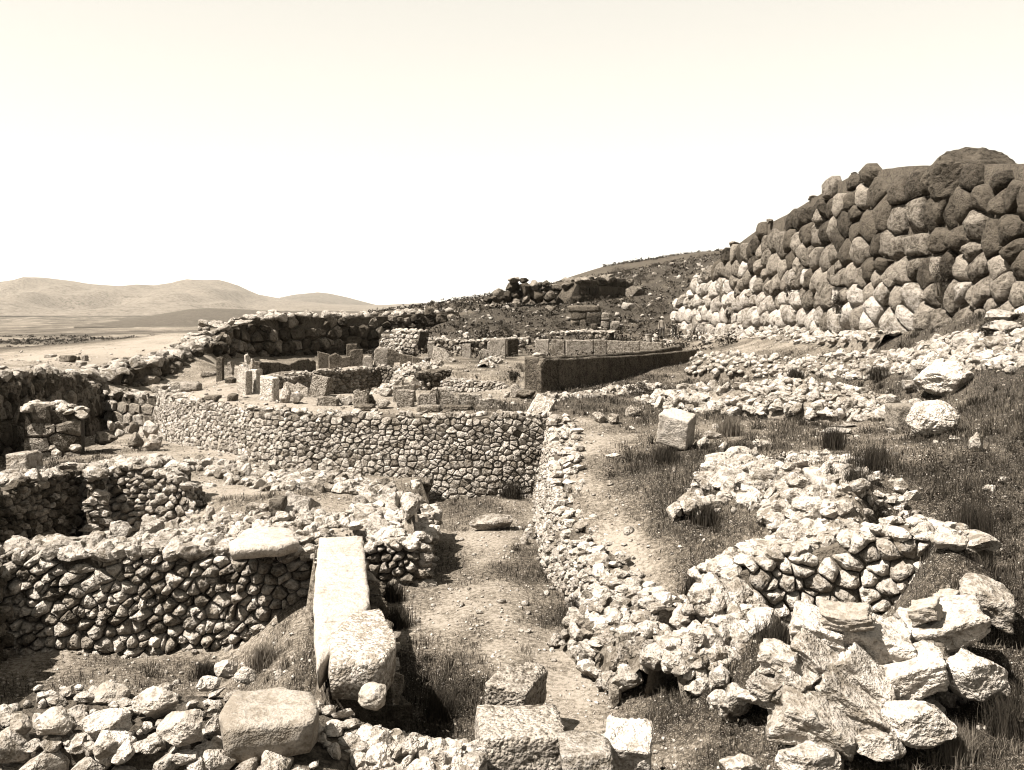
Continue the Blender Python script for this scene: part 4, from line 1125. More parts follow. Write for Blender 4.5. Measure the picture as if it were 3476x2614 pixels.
for lab, a, kw in (('dark split upright stone in the rubble above the long slab', (915, 965, 1690, 1790, 25.2), dict(mat='grey', block=True)), ('pale broken block lying on the split upright stone', (832, 895, 1710, 1760, 25.5), dict(mat='cong', block=True)),
                   ('large tilted pale slab-like stone in the rubble above the long slab', (945, 1075, 1668, 1775, 25.8), dict(mat='lime', ty=R_(-25))), ('low square block under the pale broken block', (835, 900, 1748, 1795, 25.0), dict(mat='cong', block=True)),
                   ('pointed pale slab leaning on rubble below the curved wall', (742, 792, 1620, 1692, 30.2), dict(mat='bright', ty=R_(25))), ('rounded rough stone beside the pointed leaning slab', (668, 745, 1640, 1690, 30.0), dict(mat='lime')),
                   ('pale stone set proud in the foot of the curved wall', (1072, 1128, 1598, 1652, 32.6), dict(mat='smooth', d=.3)), ('large round dark-pitted boulder in the foot of the curved wall', (1388, 1470, 1622, 1678, 32.6), dict(mat='grey', d=.3))):
    K(lab, *a, **kw)
# left court
for lab, a in (('white boulder perched in the dark court beside the block pier', (432, 468, 1430, 1470, 38.5)), ('leaning white stone below the perched boulder', (385, 420, 1455, 1482, 38.6)), ('pale stone left of the perched white boulder', (358, 386, 1428, 1460, 39.4)),
               ('pale angular stone between two white boulders in the court', (386, 425, 1429, 1456, 39.2)), ('wide dark stone in the shaded court', (315, 392, 1466, 1510, 38.0)), ('dark upright stone under the perched white boulder', (430, 478, 1468, 1520, 38.2)),
               ('large stone at the foot of the curved wall end', (480, 536, 1428, 1490, 40.0)), ('rounded stone below the curved wall end', (490, 545, 1475, 1530, 37.5)), ('pale stone on the court floor near the shadow edge', (164, 188, 1512, 1530, 34.0)),
               ('flat white stone on the court floor', (170, 205, 1525, 1545, 33.0)), ('pale stone below the block pier', (232, 272, 1508, 1530, 33.5))):
    K(lab, *a, mat='grey' if 'dark' in lab else 'bright', sub=3)
K('squared block lying on top of the coursed block wall', 512, 562, 1306, 1333, 45.5, mat='cong', block=True, name='stone_block', cat='stone block', rot=R_(-12))
K('weathered pale block on the wall at the left picture edge', 28, 108, 1535, 1600, 27.6, mat='bright', block=True, name='stone_block', cat='stone block', d=.5)
for lab, a in (('long flat slab on the plateau edge, nearest the left', (148, 190, 1202, 1215)), ('broad dark-sided block on the plateau, largest there', (198, 254, 1205, 1228)), ('small dark block between two larger plateau blocks', (256, 271, 1210, 1223)),
               ('upright squared block at the right of the plateau row', (275, 297, 1205, 1226)), ('long low block in the middle of the plateau', (252, 290, 1226, 1248)), ('broken flat block nearest the court on the plateau', (272, 328, 1242, 1263)),
               ('rounded drum-like stone on the pale plateau', (335, 366, 1238, 1257)), ('flat dark-edged slab behind the drum-like plateau stone', (340, 386, 1231, 1243)), ('rough grey block standing alone on the plateau', (378, 400, 1214, 1231)),
               ('small dark gabled block furthest right on the plateau', (434, 457, 1211, 1231)), ('low bright slab right of the drum-like plateau stone', (405, 434, 1237, 1249)), ('dark pointed stone at the top of the court wall', (335, 355, 1278, 1310))):
    K(lab, *a, mat='grey' if 'dark' in lab or 'grey' in lab else 'lime', block=True, sub=3, name='stone_block', cat='stone block', y0=44, rot=R_(-20))
# ring litter
for lab, a, m in (('knob-like stone balanced on top of the tall pale slab', (829, 848, 1200, 1240, 43.4), 'congpale'), ('small pointed stone behind the tall pale slab', (850, 864, 1217, 1242, 44.2), 'congpale'), ('small round-headed stone right of the wide pale slab', (945, 984, 1312, 1368), 'congpale'),
                  ('pale hump of earth-stained stone under the jagged fallen slab', (985, 1030, 1328, 1372), 'bright'), ('low pale stone right of the leaning slab foot', (1136, 1170, 1340, 1362), 'bright'), ('pale lump between the low block and the notched slab', (1150, 1200, 1342, 1376), 'lime'),
                  ('dark squat stump sitting on a block before the notched slab', (1234, 1276, 1337, 1376), 'congdark'), ('pale rounded stone left of the dark squat stump', (1208, 1240, 1354, 1376), 'lime'), ('smooth white boulder on the ramp inside the circle', (1368, 1428, 1278, 1316, 46.5), 'smooth'),
                  ('pale stone on the ramp above the paired slabs', (1282, 1335, 1315, 1345), 'lime'), ('rough pale stone below the ramp', (1275, 1325, 1352, 1388), 'cong'), ('dark weathered stone at the foot of the dark parapet', (1731, 1781, 1303, 1350), 'cong'),
                  ('dark pointed slab lying before the open end of the parapet', (1752, 1820, 1324, 1354), 'congdark'), ('oval slab lying before the shouldered slab', (1432, 1492, 1358, 1376), 'cong'), ('white stone perched on the end of the inner parapet', (1806, 1856, 1196, 1212, 44.0), 'bright'),
                  ('small white stone in the grass left of the leaning light slab', (1731, 1757, 1362, 1376), 'bright'), ('pale stone left of the dark weathered stone', (1706, 1732, 1330, 1350), 'bright'), ('pale fallen stone at the right end of the stepped slabs', (1436, 1460, 1210, 1234), 'lime'),
                  ('white angular stone before the low dark wall', (1518, 1552, 1214, 1230), 'bright'), ('bright upright stone on the slope above the low dark wall', (1570, 1596, 1127, 1150), 'bright')):
    K(lab, *a, mat=m, sub=3, cat='stone', name='loose_stone', y0=54 if a[3] < 1236 else 34.7)
for lab, a in (('long weathered slab lying on the wall top under the paired slabs', (1412, 1498, 1376, 1398)), ('long dark slab lying on the wall top right of its twin', (1500, 1604, 1376, 1392)), ('short slab under the long dark wall-top slab', (1498, 1534, 1392, 1403)),
               ('flat block carrying the dark squat stump', (1201, 1272, 1374, 1394)), ('small cube-like stone under the flat stump block', (1258, 1278, 1388, 1406)), ('thin pale slab leaning on the left wall rim', (578, 672, 1296, 1326, 45.5)),
               ('flat wide slab on the left wall rim', (682, 736, 1262, 1278)), ('dark hollow block in the left wall rim', (695, 742, 1342, 1358)), ('dark-sided block at the seam of the curved wall rim', (962, 984, 1386, 1408)), ('small dark block set on the left wall rim', (772, 800, 1336, 1362)),
               ('dark stone lying behind the slim post', (766, 794, 1284, 1300, 45.6)), ('low rock stack on the left wall rim', (612, 676, 1300, 1326, 44.5))):
    K(lab, *a, mat='congdark' if 'dark' in lab else 'cong', block=True, sub=3, cat='stone block', name='stone_block', d=.35, y0=33.9)
S('light slab leaning back in the grass at the corner of the wall', 1795, 1862, 1336, 1400, 35.4, thick=.26, mat='congpale', yaw=R_(-18), lean=R_(-38), roll=R_(22), top=[(0, .95), (.5, 1), (1, 1)], seed=42)

# right terrace
K('white squared block with a broken corner on the dark terrace', 2232, 2368, 1388, 1512, 27.6, mat='smooth', block=True, name='stone_block', cat='stone block', d=.42, rot=R_(-30), ty=R_(9), tx=R_(8), sub=5)
K('dark shaded stone behind the round boulder at the right', 3034, 3112, 1372, 1452, mat='grey', block=True, d=.5)
K('round coarse boulder in the dark grass at the far right', 3106, 3268, 1358, 1482, mat='congpale', d=.75, sub=5, cuts=16, rough=.08, klo=.78, khi=.95)
K('huge smooth boulder half buried below the tumbled wall at right', 3132, 3332, 1226, 1336, mat='congpale', d=1.1, sub=5, cuts=14, rough=.1, klo=.72, khi=.95)
K('leaning grey stone beside the huge smooth boulder', 3080, 3130, 1240, 1312, mat='lime')
K('low stone in front of the huge smooth boulder', 3066, 3140, 1290, 1330, mat='lime')
for lab, a, m in (('dome-shaped stone on the left of a dark trio by the path', (2010, 2062, 1398, 1436), 'cong'), ('slanted stone in the middle of a dark trio by the path', (2062, 2104, 1404, 1440), 'cong'), ('larger dark stone at the right of the trio by the path', (2124, 2180, 1380, 1414), 'cong'),
                  ('white fragment leaning on the white squared block', (2370, 2412, 1484, 1524), 'bright'), ('flat stone in the grass right of the white squared block', (2386, 2450, 1462, 1490), 'lime'), ('upright white stone below the white squared block', (2440, 2474, 1498, 1534), 'bright'),
                  ('low white stone right of the upright white one', (2560, 2630, 1492, 1520), 'bright'), ('flat white slab fragment in the terrace grass', (2646, 2702, 1402, 1422), 'bright'), ('long thin slab lying in the grass at right', (2840, 2910, 1438, 1452), 'lime'),
                  ('pale slab lying below the long thin slab', (2794, 2896, 1452, 1476), 'lime'), ('flat jagged stone below the round coarse boulder', (3004, 3046, 1452, 1468), 'lime'), ('pale angular stone right below the round coarse boulder', (3224, 3264, 1478, 1500), 'bright'),
                  ('small white pebble-like stone below the round boulder', (3170, 3190, 1494, 1508), 'bright'), ('white stone beside the round boulder pebbles', (3198, 3216, 1498, 1514), 'bright'), ('bright upright white stone near the right edge', (3300, 3342, 1466, 1536), 'bright'),
                  ('large rough stone at the right edge below the wall', (3240, 3325, 1132, 1180), 'lime'), ('broad cracked boulder near the right edge under the giant wall', (3345, 3430, 1140, 1186), 'lime'), ('smooth boulder at the extreme right edge', (3350, 3476, 1048, 1100), 'lime'),
                  ('lower smooth boulder at the extreme right edge', (3345, 3476, 1085, 1130), 'lime'), ('pale triangular stone on the tumbled terrace at right', (3112, 3142, 1154, 1176), 'bright'), ('white stone in the lower right grass', (3346, 3386, 1646, 1668), 'bright'),
                  ('rounded stone in the lower right grass by the edge', (3388, 3432, 1618, 1650), 'lime'), ('white stone in the dark grass of the centre terrace', (2060, 2082, 1630, 1650), 'bright'), ('pale flat stone in the dark grass below the centre', (2056, 2112, 1540, 1552), 'bright'),
                  ('white stone beside the path in dark grass', (2136, 2156, 1446, 1460), 'bright'), ('jutting pale block at the tip of the curving stone stub', (2300, 2372, 1672, 1722), 'bright'), ('smooth pale boulder above the terrace wall at right', (3162, 3290, 1810, 1872), 'smooth'),
                  ('dark grey angular stone on the bright slope', (2718, 2796, 1794, 1848), 'cong'), ('round stone in the shrubs left of the outcrop', (2402, 2482, 2350, 2410), 'lime'), ('second round stone in the shrubs left of the outcrop', (2440, 2508, 2392, 2452), 'lime'),
                  ('pale angular stone between shrubs left of the outcrop', (2410, 2486, 2266, 2350), 'lime'), ('pale stone half hidden in shrubs above the round ones', (2336, 2400, 2220, 2300), 'lime')):
    K(lab, *a, mat=m, sub=4, cat='stone', name='loose_stone')
plate('fallen_pillar', 'long pale fallen pillar with a square end in the terrace grass', 'stone pillar', [(2690, 1555, 3.05), (2730, 1548, 3.05), (2850, 1602, 3.05), (2872, 1598, 3.05), (2874, 1628, 3.05), (2835, 1660, 3.05), (2760, 1620, 3.05)], .55, 'smooth', 7, noise=.04)

# bedded rock outcrop
oc = empty('rock_outcrop', at(2950, 2400, 13.2), 'bedded rock outcrop of slanting strata at lower right', 'rock outcrop')
tag(oc, kind='thing')
def stratum(u0, v0, u1, v1, wpx, Y, m, dep, seed):
    """a bedded layer of rock: its axis runs from (u0, v0) to (u1, v1), wpx thick"""
    A, B = at(u0, v0, Y), at(u1, v1, Y - .25)
    Lh, k = (B - A).length / 2, Y / FPX
    me = make_block_mesh('rock_layer', seed, 5, M[m], rough=.16, fine=.06)
    co = np.array([q.co[:] for q in me.vertices]); co = co / np.abs(co).max(0) * np.array([Lh, dep, wpx * k / 2])
    co[:, 2] += .12 * wpx * k * np.sin(co[:, 0] / Lh * 2.3 + seed)
    dx = (B - A).normalized(); up = Vector((0, -.25, 1)); dy = up.cross(dx).normalized(); dz = dx.cross(dy).normalized()
    co = co @ np.array([dx[:], dy[:], dz[:]])
    me.vertices.foreach_set('co', co.astype(np.float32).ravel()); me.update()
    o = link(bpy.data.objects.new('rock_layer', me), oc); o.location = (A + B) / 2 + Vector((0, dep * .6, 0)) - oc.location
for i, q in enumerate(((2690, 2135, 2900, 2175, 95, 13.4, 'bright', .35), (2850, 2160, 3140, 2215, 120, 13.4, 'bright', .4), (2790, 2092, 2990, 2106, 60, 13.3, 'smooth', .25), (3060, 2165, 3375, 2120, 120, 13.7, 'bright', .4),
        (3100, 2080, 3208, 2085, 70, 13.7, 'smooth', .2), (3185, 2035, 3262, 2045, 46, 14.5, 'smooth', .18), (3275, 2040, 3480, 2085, 120, 14.4, 'bright', .4), (2700, 2190, 2860, 2300, 80, 13.0, 'bright', .3), (2860, 2225, 3060, 2400, 88, 12.9, 'bright', .3),
        (2800, 2300, 3035, 2495, 84, 12.6, 'bright', .3), (2980, 2330, 3240, 2290, 120, 13.0, 'bright', .35), (3000, 2250, 3250, 2240, 60, 13.4, 'grey', .3), (2640, 2420, 2940, 2540, 150, 12.4, 'bright', .5), (2590, 2250, 2730, 2250, 85, 13.0, 'bright', .25),
        (2670, 2270, 2765, 2360, 75, 12.8, 'bright', .25), (2560, 2300, 2650, 2370, 60, 12.9, 'lime', .2), (2700, 2330, 2900, 2420, 130, 13.2, 'lime', .4), (2920, 2290, 3060, 2400, 120, 13.5, 'grey', .4), (2640, 2350, 2720, 2420, 90, 12.8, 'lime', .3))):
    stratum(*q, 700 + i)
for lab, a in (('smooth white boulder at the right edge of the outcrop', (3222, 3440, 2226, 2372, 12.9)), ('white boulder shaded by grass at bottom right', (3010, 3246, 2390, 2530, 12.2)), ('pale rock rising from the bottom edge at right', (2640, 2866, 2534, 2640, 12.0)),
               ('low pale rock at the bottom edge left of the other', (2450, 2590, 2576, 2640, 12.0)), ('flat pale stone near the bottom right corner', (2905, 3090, 2500, 2580, 12.0))):
    K(lab, *a, mat='bright', sub=5, cuts=14, klo=.62, khi=.95)
# top boulder of the great wall
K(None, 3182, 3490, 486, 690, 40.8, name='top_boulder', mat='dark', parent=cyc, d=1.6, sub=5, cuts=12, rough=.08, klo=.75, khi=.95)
# masonry inside the circle
masonry('pit_wall', 'dark curved rubble wall lining the deep pit inside the circle', 'stone wall', [(905, 1288, 47.3, 1.3), (960, 1270, 50.5, 1.3), (1120, 1252, 56.5, 1.3), (1250, 1243, 60.3, 1.3), (1290, 1241, 60.9, 1.3), (1370, 1243, 60.2, 1.3)],
        size=.2, mats=mixed(('grey', 4), ('lime', 4)), seed=51, bulge=.05, thick=.5, ragged=.06, facing=(.7, -.7), capn=40, capsize=.12)
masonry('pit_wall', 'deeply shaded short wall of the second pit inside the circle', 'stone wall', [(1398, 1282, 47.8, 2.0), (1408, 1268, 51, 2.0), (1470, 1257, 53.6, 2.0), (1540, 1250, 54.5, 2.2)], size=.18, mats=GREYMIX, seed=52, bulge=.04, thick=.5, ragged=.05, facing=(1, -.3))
masonry('pit_wall', 'low sunlit curved wall across the floor of the second pit', 'stone wall', [(1502, 1281, 51.8, 2.2), (1580, 1288, 50.6, 2.2), (1660, 1296, 49.6, 2.2), (1742, 1306, 48.8, 2.2)], size=.2, mats=LIGHTMIX, seed=53, bulge=.05, thick=.6, capn=40, capsize=.13, ragged=.08, batter=.3)
heap('rubble_ramp', 'pale ramp of rubble and earth between the two pits', 'rubble', [(1268, 1338, 43.0), (1330, 1306, 47), (1390, 1275, 52), (1440, 1245, 58)], 260, .2, 1.1, .5, mat='bright', seed=54)
heap('rubble_heap', 'small pale rubble pile beside the far gap of the circle', 'rubble', [(1640, 1228, 55.5), (1660, 1215, 57.5), (1680, 1208, 59.5)], 60, .2, .5, .4, mat='bright', seed=55)

# stone drum by the two men
bm = bmesh.new()
prof = [(.0, .66), (.22, .66), (.235, .69), (.285, .69), (.29, .64), (.255, .60), (.25, .3), (.245, .02), (.26, -.1)]
n = 28
rings = [[bm.verts.new((r * math.cos(6.2832 * i / n), r * math.sin(6.2832 * i / n), z)) for i in range(n)] if r else [bm.verts.new((0, 0, z))] * n for r, z in prof]
for a, b in zip(rings, rings[1:]):
    for i in range(n):
        f = list(dict.fromkeys([a[i], a[(i + 1) % n], b[(i + 1) % n], b[i]]))
        bm.faces.new(f)
bmesh.ops.recalc_face_normals(bm, faces=bm.faces)
me = bpy.data.meshes.new('stone_drum'); bm.to_mesh(me); bm.free(); me.materials.append(M['bright'])
o = link(bpy.data.objects.new('stone_drum', me)); p = at(2202, 1149, 75.5); o.location = (p.x, p.y, gz(p.x, p.y))
tag(o, 'pale stone drum with a rim standing behind the circle near two men', 'stone drum')

bs = empty('boulder_stack', at(1780, 1025, 94), 'dark stack of huge boulders standing against the sky above the hillside', 'ruined wall')
for i, (u0, u1, vt, vb) in enumerate(((1722, 1765, 940, 959), (1762, 1796, 942, 962), (1716, 1766, 955, 994), (1762, 1802, 958, 1004), (1797, 1828, 950, 993), (1823, 1843, 957, 980), (1839, 1866, 950, 975), (1793, 1848, 975, 1028), (1670, 1713, 979, 1004),
        (1663, 1709, 997, 1027), (1705, 1744, 986, 1027), (1739, 1776, 984, 1018), (1770, 1800, 997, 1030), (1836, 1888, 970, 994), (1842, 1890, 992, 1026), (1640, 1672, 1008, 1030), (1735, 1772, 1012, 1034))):
    K(None, u0, u1, vt, vb, 94.5 + (i % 3) * .3, name='boulder', mat='dark' if i % 4 else 'grey', sub=4, parent=bs, cuts=12, klo=.62, khi=.93, bury=.05, d=.9)

# ruined doorway in the hillside behind the circle
dw = empty('ruined_doorway', at(2015, 1125, 84), 'small ruined doorway of squared blocks under a dark lintel in the hillside', 'ruin')
for u0, u1, vt, vb, m, nm in ((1938, 1992, 1053, 1085, 'congdark', 'block'), (1938, 1964, 1084, 1112, 'congdark', 'block'), (1966, 1992, 1083, 1112, 'congdark', 'block'), (2040, 2072, 1060, 1088, 'cong', 'block'), (2038, 2066, 1090, 1114, 'cong', 'block'),
                              (2070, 2104, 1089, 1120, 'cong', 'block'), (2028, 2064, 1110, 1132, 'cong', 'block'), (2006, 2028, 1098, 1118, 'congdark', 'fallen_block'), (1925, 2042, 1036, 1058, 'congdark', 'lintel')):
    K(None, u0, u1, vt, vb, 84 + (0 if nm != 'fallen_block' else -1.5), name=nm, mat=m, block=True, sub=3, parent=dw, d=.6)
K(None, 1985, 2045, 1060, 1130, 85.6, name='doorway_shade', mat='dark', block=True, sub=3, parent=dw, d=.5)  # solid dark block painted in for the shade inside the doorway
for lab, a, m in (('round boulder on the slope left of the boulder stack', (1672, 1712, 978, 1002, 92.0), 'grey'), ('pale boulder on the slope right of the boulder stack', (1846, 1888, 986, 1015, 93.0), 'grey'), ('pale cracked boulder in scrub right of the dark bastion', (2120, 2186, 968, 1005, 100.0), 'grey'),
                  ('smooth boulder in scrub above the ruined doorway', (1850, 1888, 1035, 1054, 88.0), 'grey'), ('pale round-nosed stone in scrub right of the doorway', (2110, 2160, 1028, 1052, 86.0), 'lime'), ('small dark boulder below the boulder stack', (1738, 1768, 1022, 1042, 90.0), 'grey')):
    K(lab, *a, mat=m, sub=3)

# ------------------------------------------------------------------ plants
def veg_mat(name, lo, hi):
    m = bpy.data.materials.new(name); m.use_nodes = True
    N, L = m.node_tree.nodes, m.node_tree.links
    b = N['Principled BSDF']; b.inputs['Roughness'].default_value = .9; b.inputs['Specular IOR Level'].default_value = .1
    g = N.new('ShaderNodeNewGeometry'); r = N.new('ShaderNodeValToRGB')
    r.color_ramp.elements[0].color = tone(lo); r.color_ramp.elements[1].color = tone(hi)
    L.new(g.outputs['Random Per Island'], r.inputs[0]); L.new(r.outputs[0], b.inputs['Base Color'])
    return m
M['grass'] = veg_mat('dry_grass', .008, .045)
M['straw'] = veg_mat('straw_grass', .04, .14)
M['rush'] = veg_mat('dark_rush', .01, .035)
M['leaf'] = veg_mat('scrub_leaf', .012, .045)
M['twig'] = veg_mat('twig', .03, .06)

def blades(P, h, w, lean, seed, mat, name):
    """bent grass blades standing at points P"""
    g = np.random.default_rng(seed); n = len(P)
    a = g.uniform(0, 6.283, n); f = g.uniform(0, 6.283, n)
    d = np.stack([np.cos(a), np.sin(a), np.zeros(n)], 1) * (lean * h * g.uniform(.2, 1.3, n))[:, None]
    s = np.stack([np.cos(f), np.sin(f), np.zeros(n)], 1) * (w / 2)[:, None]
    up = np.zeros((n, 3)); up[:, 2] = h
    m = P + d * .3 + up * .55; t = P + d + up * (1 - .3 * np.clip(lean, 0, 1))[:, None]
    V = np.stack([P - s, P + s, m - s * .8, m + s * .8, t], 1).reshape(-1, 3)
    i = (np.arange(n) * 5)[:, None]
    F3 = np.concatenate([i + [0, 1, 3], i + [0, 3, 2], i + [2, 3, 4]])
    return fast_mesh(name, V, F3, mat)

def sample(n, y0, y1, amax, seed):
    g = np.random.default_rng(seed)
    y = np.exp(g.uniform(math.log(y0), math.log(y1), n)); x = g.uniform(-amax, amax, n) * (y + 2)
    return x, y, g

def stuff(name, me):
    return tag(link(bpy.data.objects.new(name, me)), kind='stuff')

# short grass
x, y, g = sample(320000, 9, 60, .62, 21)
l = lush(x, y); k = g.random(len(x)) < np.clip((l - .25) * 1.3, 0, 1) * (1 - .6 * (vnoise(x, y, .7, 31) < .45)); x, y, l = x[k], y[k], l[k]
P = np.stack([x, y, ground(x, y) - .02], 1)
h = g.uniform(.05, .2, len(x)) * (.6 + .8 * l)
me = blades(P, h, .003 + .00045 * y, g.uniform(.2, 1.0, len(x)), 22, M['grass'], 'grass'); stuff('grass', me)
# tufts
def tuft_points(cx, cy, nb, spread, seed):
    g = np.random.default_rng(seed)
    n = len(cx); X = np.repeat(cx, nb) + g.normal(0, 1, n * nb) * np.repeat(spread, nb); Y = np.repeat(cy, nb) + g.normal(0, 1, n * nb) * np.repeat(spread, nb)
    return X, Y
for nm, mat, cnt, lo, hts, sd in (('dry_grass', 'straw', 5200, .15, (.12, .35), 41), ('dry_grass', 'rush', 5200, .5, (.18, .5), 43)):
    x, y, g = sample(cnt, 10, 60, .6, sd)
    l = lush(x, y); k = g.random(len(x)) < np.clip((l - lo) * (1.2 if mat == 'rush' else .7), 0, .9) * (vnoise(x, y, 1.6, sd) > .4); x, y = x[k], y[k]
    nb = 34
    X, Y = tuft_points(x, y, nb, g.uniform(.03, .12, len(x)), sd + 1)
    Hh = np.repeat(g.uniform(*hts, len(x)), nb) * g.uniform(.5, 1.1, len(X))
    me = blades(np.stack([X, Y, ground(X, Y) - .03], 1), Hh, .003 + .0004 * Y, g.uniform(.15, .9, len(X)), sd + 2, M[mat], nm); stuff(nm, me)

def leaf_cloud(C, R, n, size, seed, mat, name, flat=.8):
    """leaf-sized faces spread through ellipsoids centred at C (m,3) of radii R (m,3)"""
    g = np.random.default_rng(seed); m = len(C)
    d = g.normal(0, 1, (m * n, 3)); d /= np.linalg.norm(d, axis=1)[:, None]
    r = g.random((m * n, 1)) ** .45
    rr = 1 + .35 * np.sin(d[:, :1] * 5 + np.repeat(np.arange(m), n)[:, None]) * np.sin(d[:, 2:] * 6)
    p = np.repeat(C, n, 0) + d * r * rr * np.repeat(R, n, 0)
    u = g.normal(0, 1, (m * n, 3)); u /= np.linalg.norm(u, axis=1)[:, None]
    v = np.cross(u, g.normal(0, 1, (m * n, 3))); v /= np.linalg.norm(v, axis=1)[:, None]
    s = (size if np.isscalar(size) else np.repeat(size, n)[:, None]) * g.uniform(.5, 1.3, (m * n, 1))
    V = np.stack([p - u * s, p + v * s * .55, p + u * s, p - v * s * .55], 1).reshape(-1, 3)
    F4 = np.arange(m * n * 4).reshape(-1, 4)
    return fast_mesh(name, V, F4, mat)

# scrub over the hillside and far plain
x, y, g = sample(17000, 62, 140, .7, 61)
l = lush(x, y); U = CU + FPX * x / y
k = (l > .45) & (U > 1250) & (g.random(len(x)) < .6); x, y = x[k], y[k]
sz = g.uniform(.12, .45, len(x))
C = np.stack([x, y, ground(x, y) + sz * .4], 1)
stuff('scrub', leaf_cloud(C, np.stack([sz * 1.3, sz * 1.3, sz * .8], 1), 16, sz * .35, 62, M['leaf'], 'scrub'))
x, y, g = sample(9000, 330, 1000, .62, 63)
k = (lush(x, y) + .3 * vnoise(x, y, 40, 64) > .75) & (CU + FPX * x / y < 900); x, y = x[k], y[k]
sz = g.uniform(.5, 1.3, len(x)) * (y / 350) ** .5
C = np.stack([x, y, ground(x, y) + sz * .3], 1)
stuff('scrub', leaf_cloud(C, np.stack([sz * 1.6, sz * 1.6, sz * .6], 1), 10, sz * .5, 65, M['leaf'], 'scrub'))
# low scrub among the terrace grass
x, y, g = sample(2600, 12, 60, .6, 67)
k = (lush(x, y) > .72) & (vnoise(x, y, 2.2, 68) > .5); x, y = x[k], y[k]
sz = g.uniform(.08, .22, len(x))
C = np.stack([x, y, ground(x, y) + sz * .5], 1)
stuff('scrub', leaf_cloud(C, np.stack([sz * 1.4, sz * 1.4, sz], 1), 60, sz * .16, 69, M['leaf'], 'scrub'))
# the scrub on the far hill's crest
hx = np.linspace(2050, 2450, 260) + rng.uniform(-3, 3, 260)
C = np.array([tuple(at(u, np.interp(u, [2050, 2130, 2300, 2440], [905, 890, 866, 852]) + rng.uniform(-2, 8), 330 - rng.uniform(0, 20))) for u in hx])
sz = rng.uniform(.4, 1.0, len(C))
stuff('scrub', leaf_cloud(C, np.stack([sz * 1.2, sz, sz * .9], 1), 14, sz * .4, 70, M['leaf'], 'scrub'))

# gravel
x, y, g = sample(36000, 10, 60, .6, 71)
l = lush(x, y); k = g.random(len(x)) < .25 + .6 * (1 - l); x, y = x[k], y[k]
s = .010 + .045 * g.random(len(x)) ** 4 + .0003 * y
me = scatter_mesh('gravel', np.stack([x, y, ground(x, y) + s * .2], 1), s, M['bright'], 72); stuff('gravel', me)
x, y, g = sample(5200, 14, 75, .6, 73)
l = lush(x, y); k = g.random(len(x)) < np.clip(.75 - l, 0.05, 1) * (vnoise(x, y, 2.5, 74) > .35); x, y = x[k], y[k]
s = .04 + .13 * g.random(len(x)) ** 3
me = scatter_mesh('rubble', np.stack([x, y, ground(x, y) + s * .2], 1), s, M['lime'], 75); stuff('rubble', me)
x, y, g = sample(3500, 66, 125, .62, 76)
k = (CU + FPX * x / y > 1300); x, y = x[k], y[k]
s = .08 + .3 * g.random(len(x)) ** 4
me = scatter_mesh('rubble', np.stack([x, y, ground(x, y) + s * .3], 1), s, M['lime'], 77); stuff('rubble', me)

# rush clumps
def clump(label, u, v, h, w, mat='rush', n=260, seed=1, group=None, cat='grass tuft', name='rush_clump', lean=.55, Y=None):
    Y = Y or march(u, v, 10); p = at(u, v, Y); p.z = gz(p.x, p.y)
    g = np.random.default_rng(seed)
    P = np.stack([g.normal(0, w * .4, n), g.normal(0, w * .4, n), np.full(n, -.03)], 1)
    me = blades(P, g.uniform(.4, 1.0, n) * h, np.full(n, .003 + .0003 * Y), g.uniform(.1, lean, n), seed + 1, M[mat], name)
    o = link(bpy.data.objects.new(name, me)); o.location = p
    return tag(o, label, cat, group)
for i, (lab, u, v, h, w) in enumerate((
    ('spiky dark rush clump beside the huge smooth boulder', 3195, 1340, .75, .3), ('rush clump shading the low slabs in the terrace grass', 2830, 1525, .8, .35), ('large spread of dark rushes in the middle of the right terrace', 2960, 1600, .85, .5),
    ('pale feathery grass clump right of the white squared block', 2480, 1480, .75, .4), ('dark rush clump at the foot of the tumbled terrace wall', 2700, 1290, .7, .4), ('dark rushes along the tumbled wall left of the huge boulder', 2990, 1290, .75, .6),
    ('dark shrubby clump in the hollow under the long slab end', 1500, 2440, .7, .35), ('dark weeds growing by the overhanging block', 1350, 2130, .55, .4), ('dense weeds beside the ragged passage wall', 1965, 2110, .7, .35), ('bushy weeds where the passage wall runs out', 2130, 2170, .6, .3),
    ('dark weeds at the far corner of the sunken passage', 1735, 1690, .7, .4), ('weeds on the passage floor by the wall end', 1330, 2040, .6, .3), ('dry weeds in the corner of the sunken room', 900, 2260, .55, .35), ('weeds by the two domed boulders', 700, 2300, .45, .3),
    ('dark weeds below the terrace wall at the grass edge', 2380, 2010, .6, .35), ('weeds growing between terrace wall and outcrop', 2640, 2180, .5, .4), ('dark grass clump in the bottom right corner', 3420, 2500, .7, .3), ('tall dry grass shading the bottom right boulders', 3260, 2590, .6, .25),
    ('dark rush clump near the right edge of the terrace', 3300, 1820, .8, .5), ('dark rush clump at the end of the fallen pillar', 2905, 1660, .6, .3), ('dark clump under the curving stub of stones', 2400, 1780, .6, .35), ('dark clump below the white squared block', 2260, 1570, .6, .45))):
    clump(lab, u, v, h, w, seed=200 + 3 * i, mat='straw' if 'pale' in lab or 'dry' in lab else 'rush', n=700)

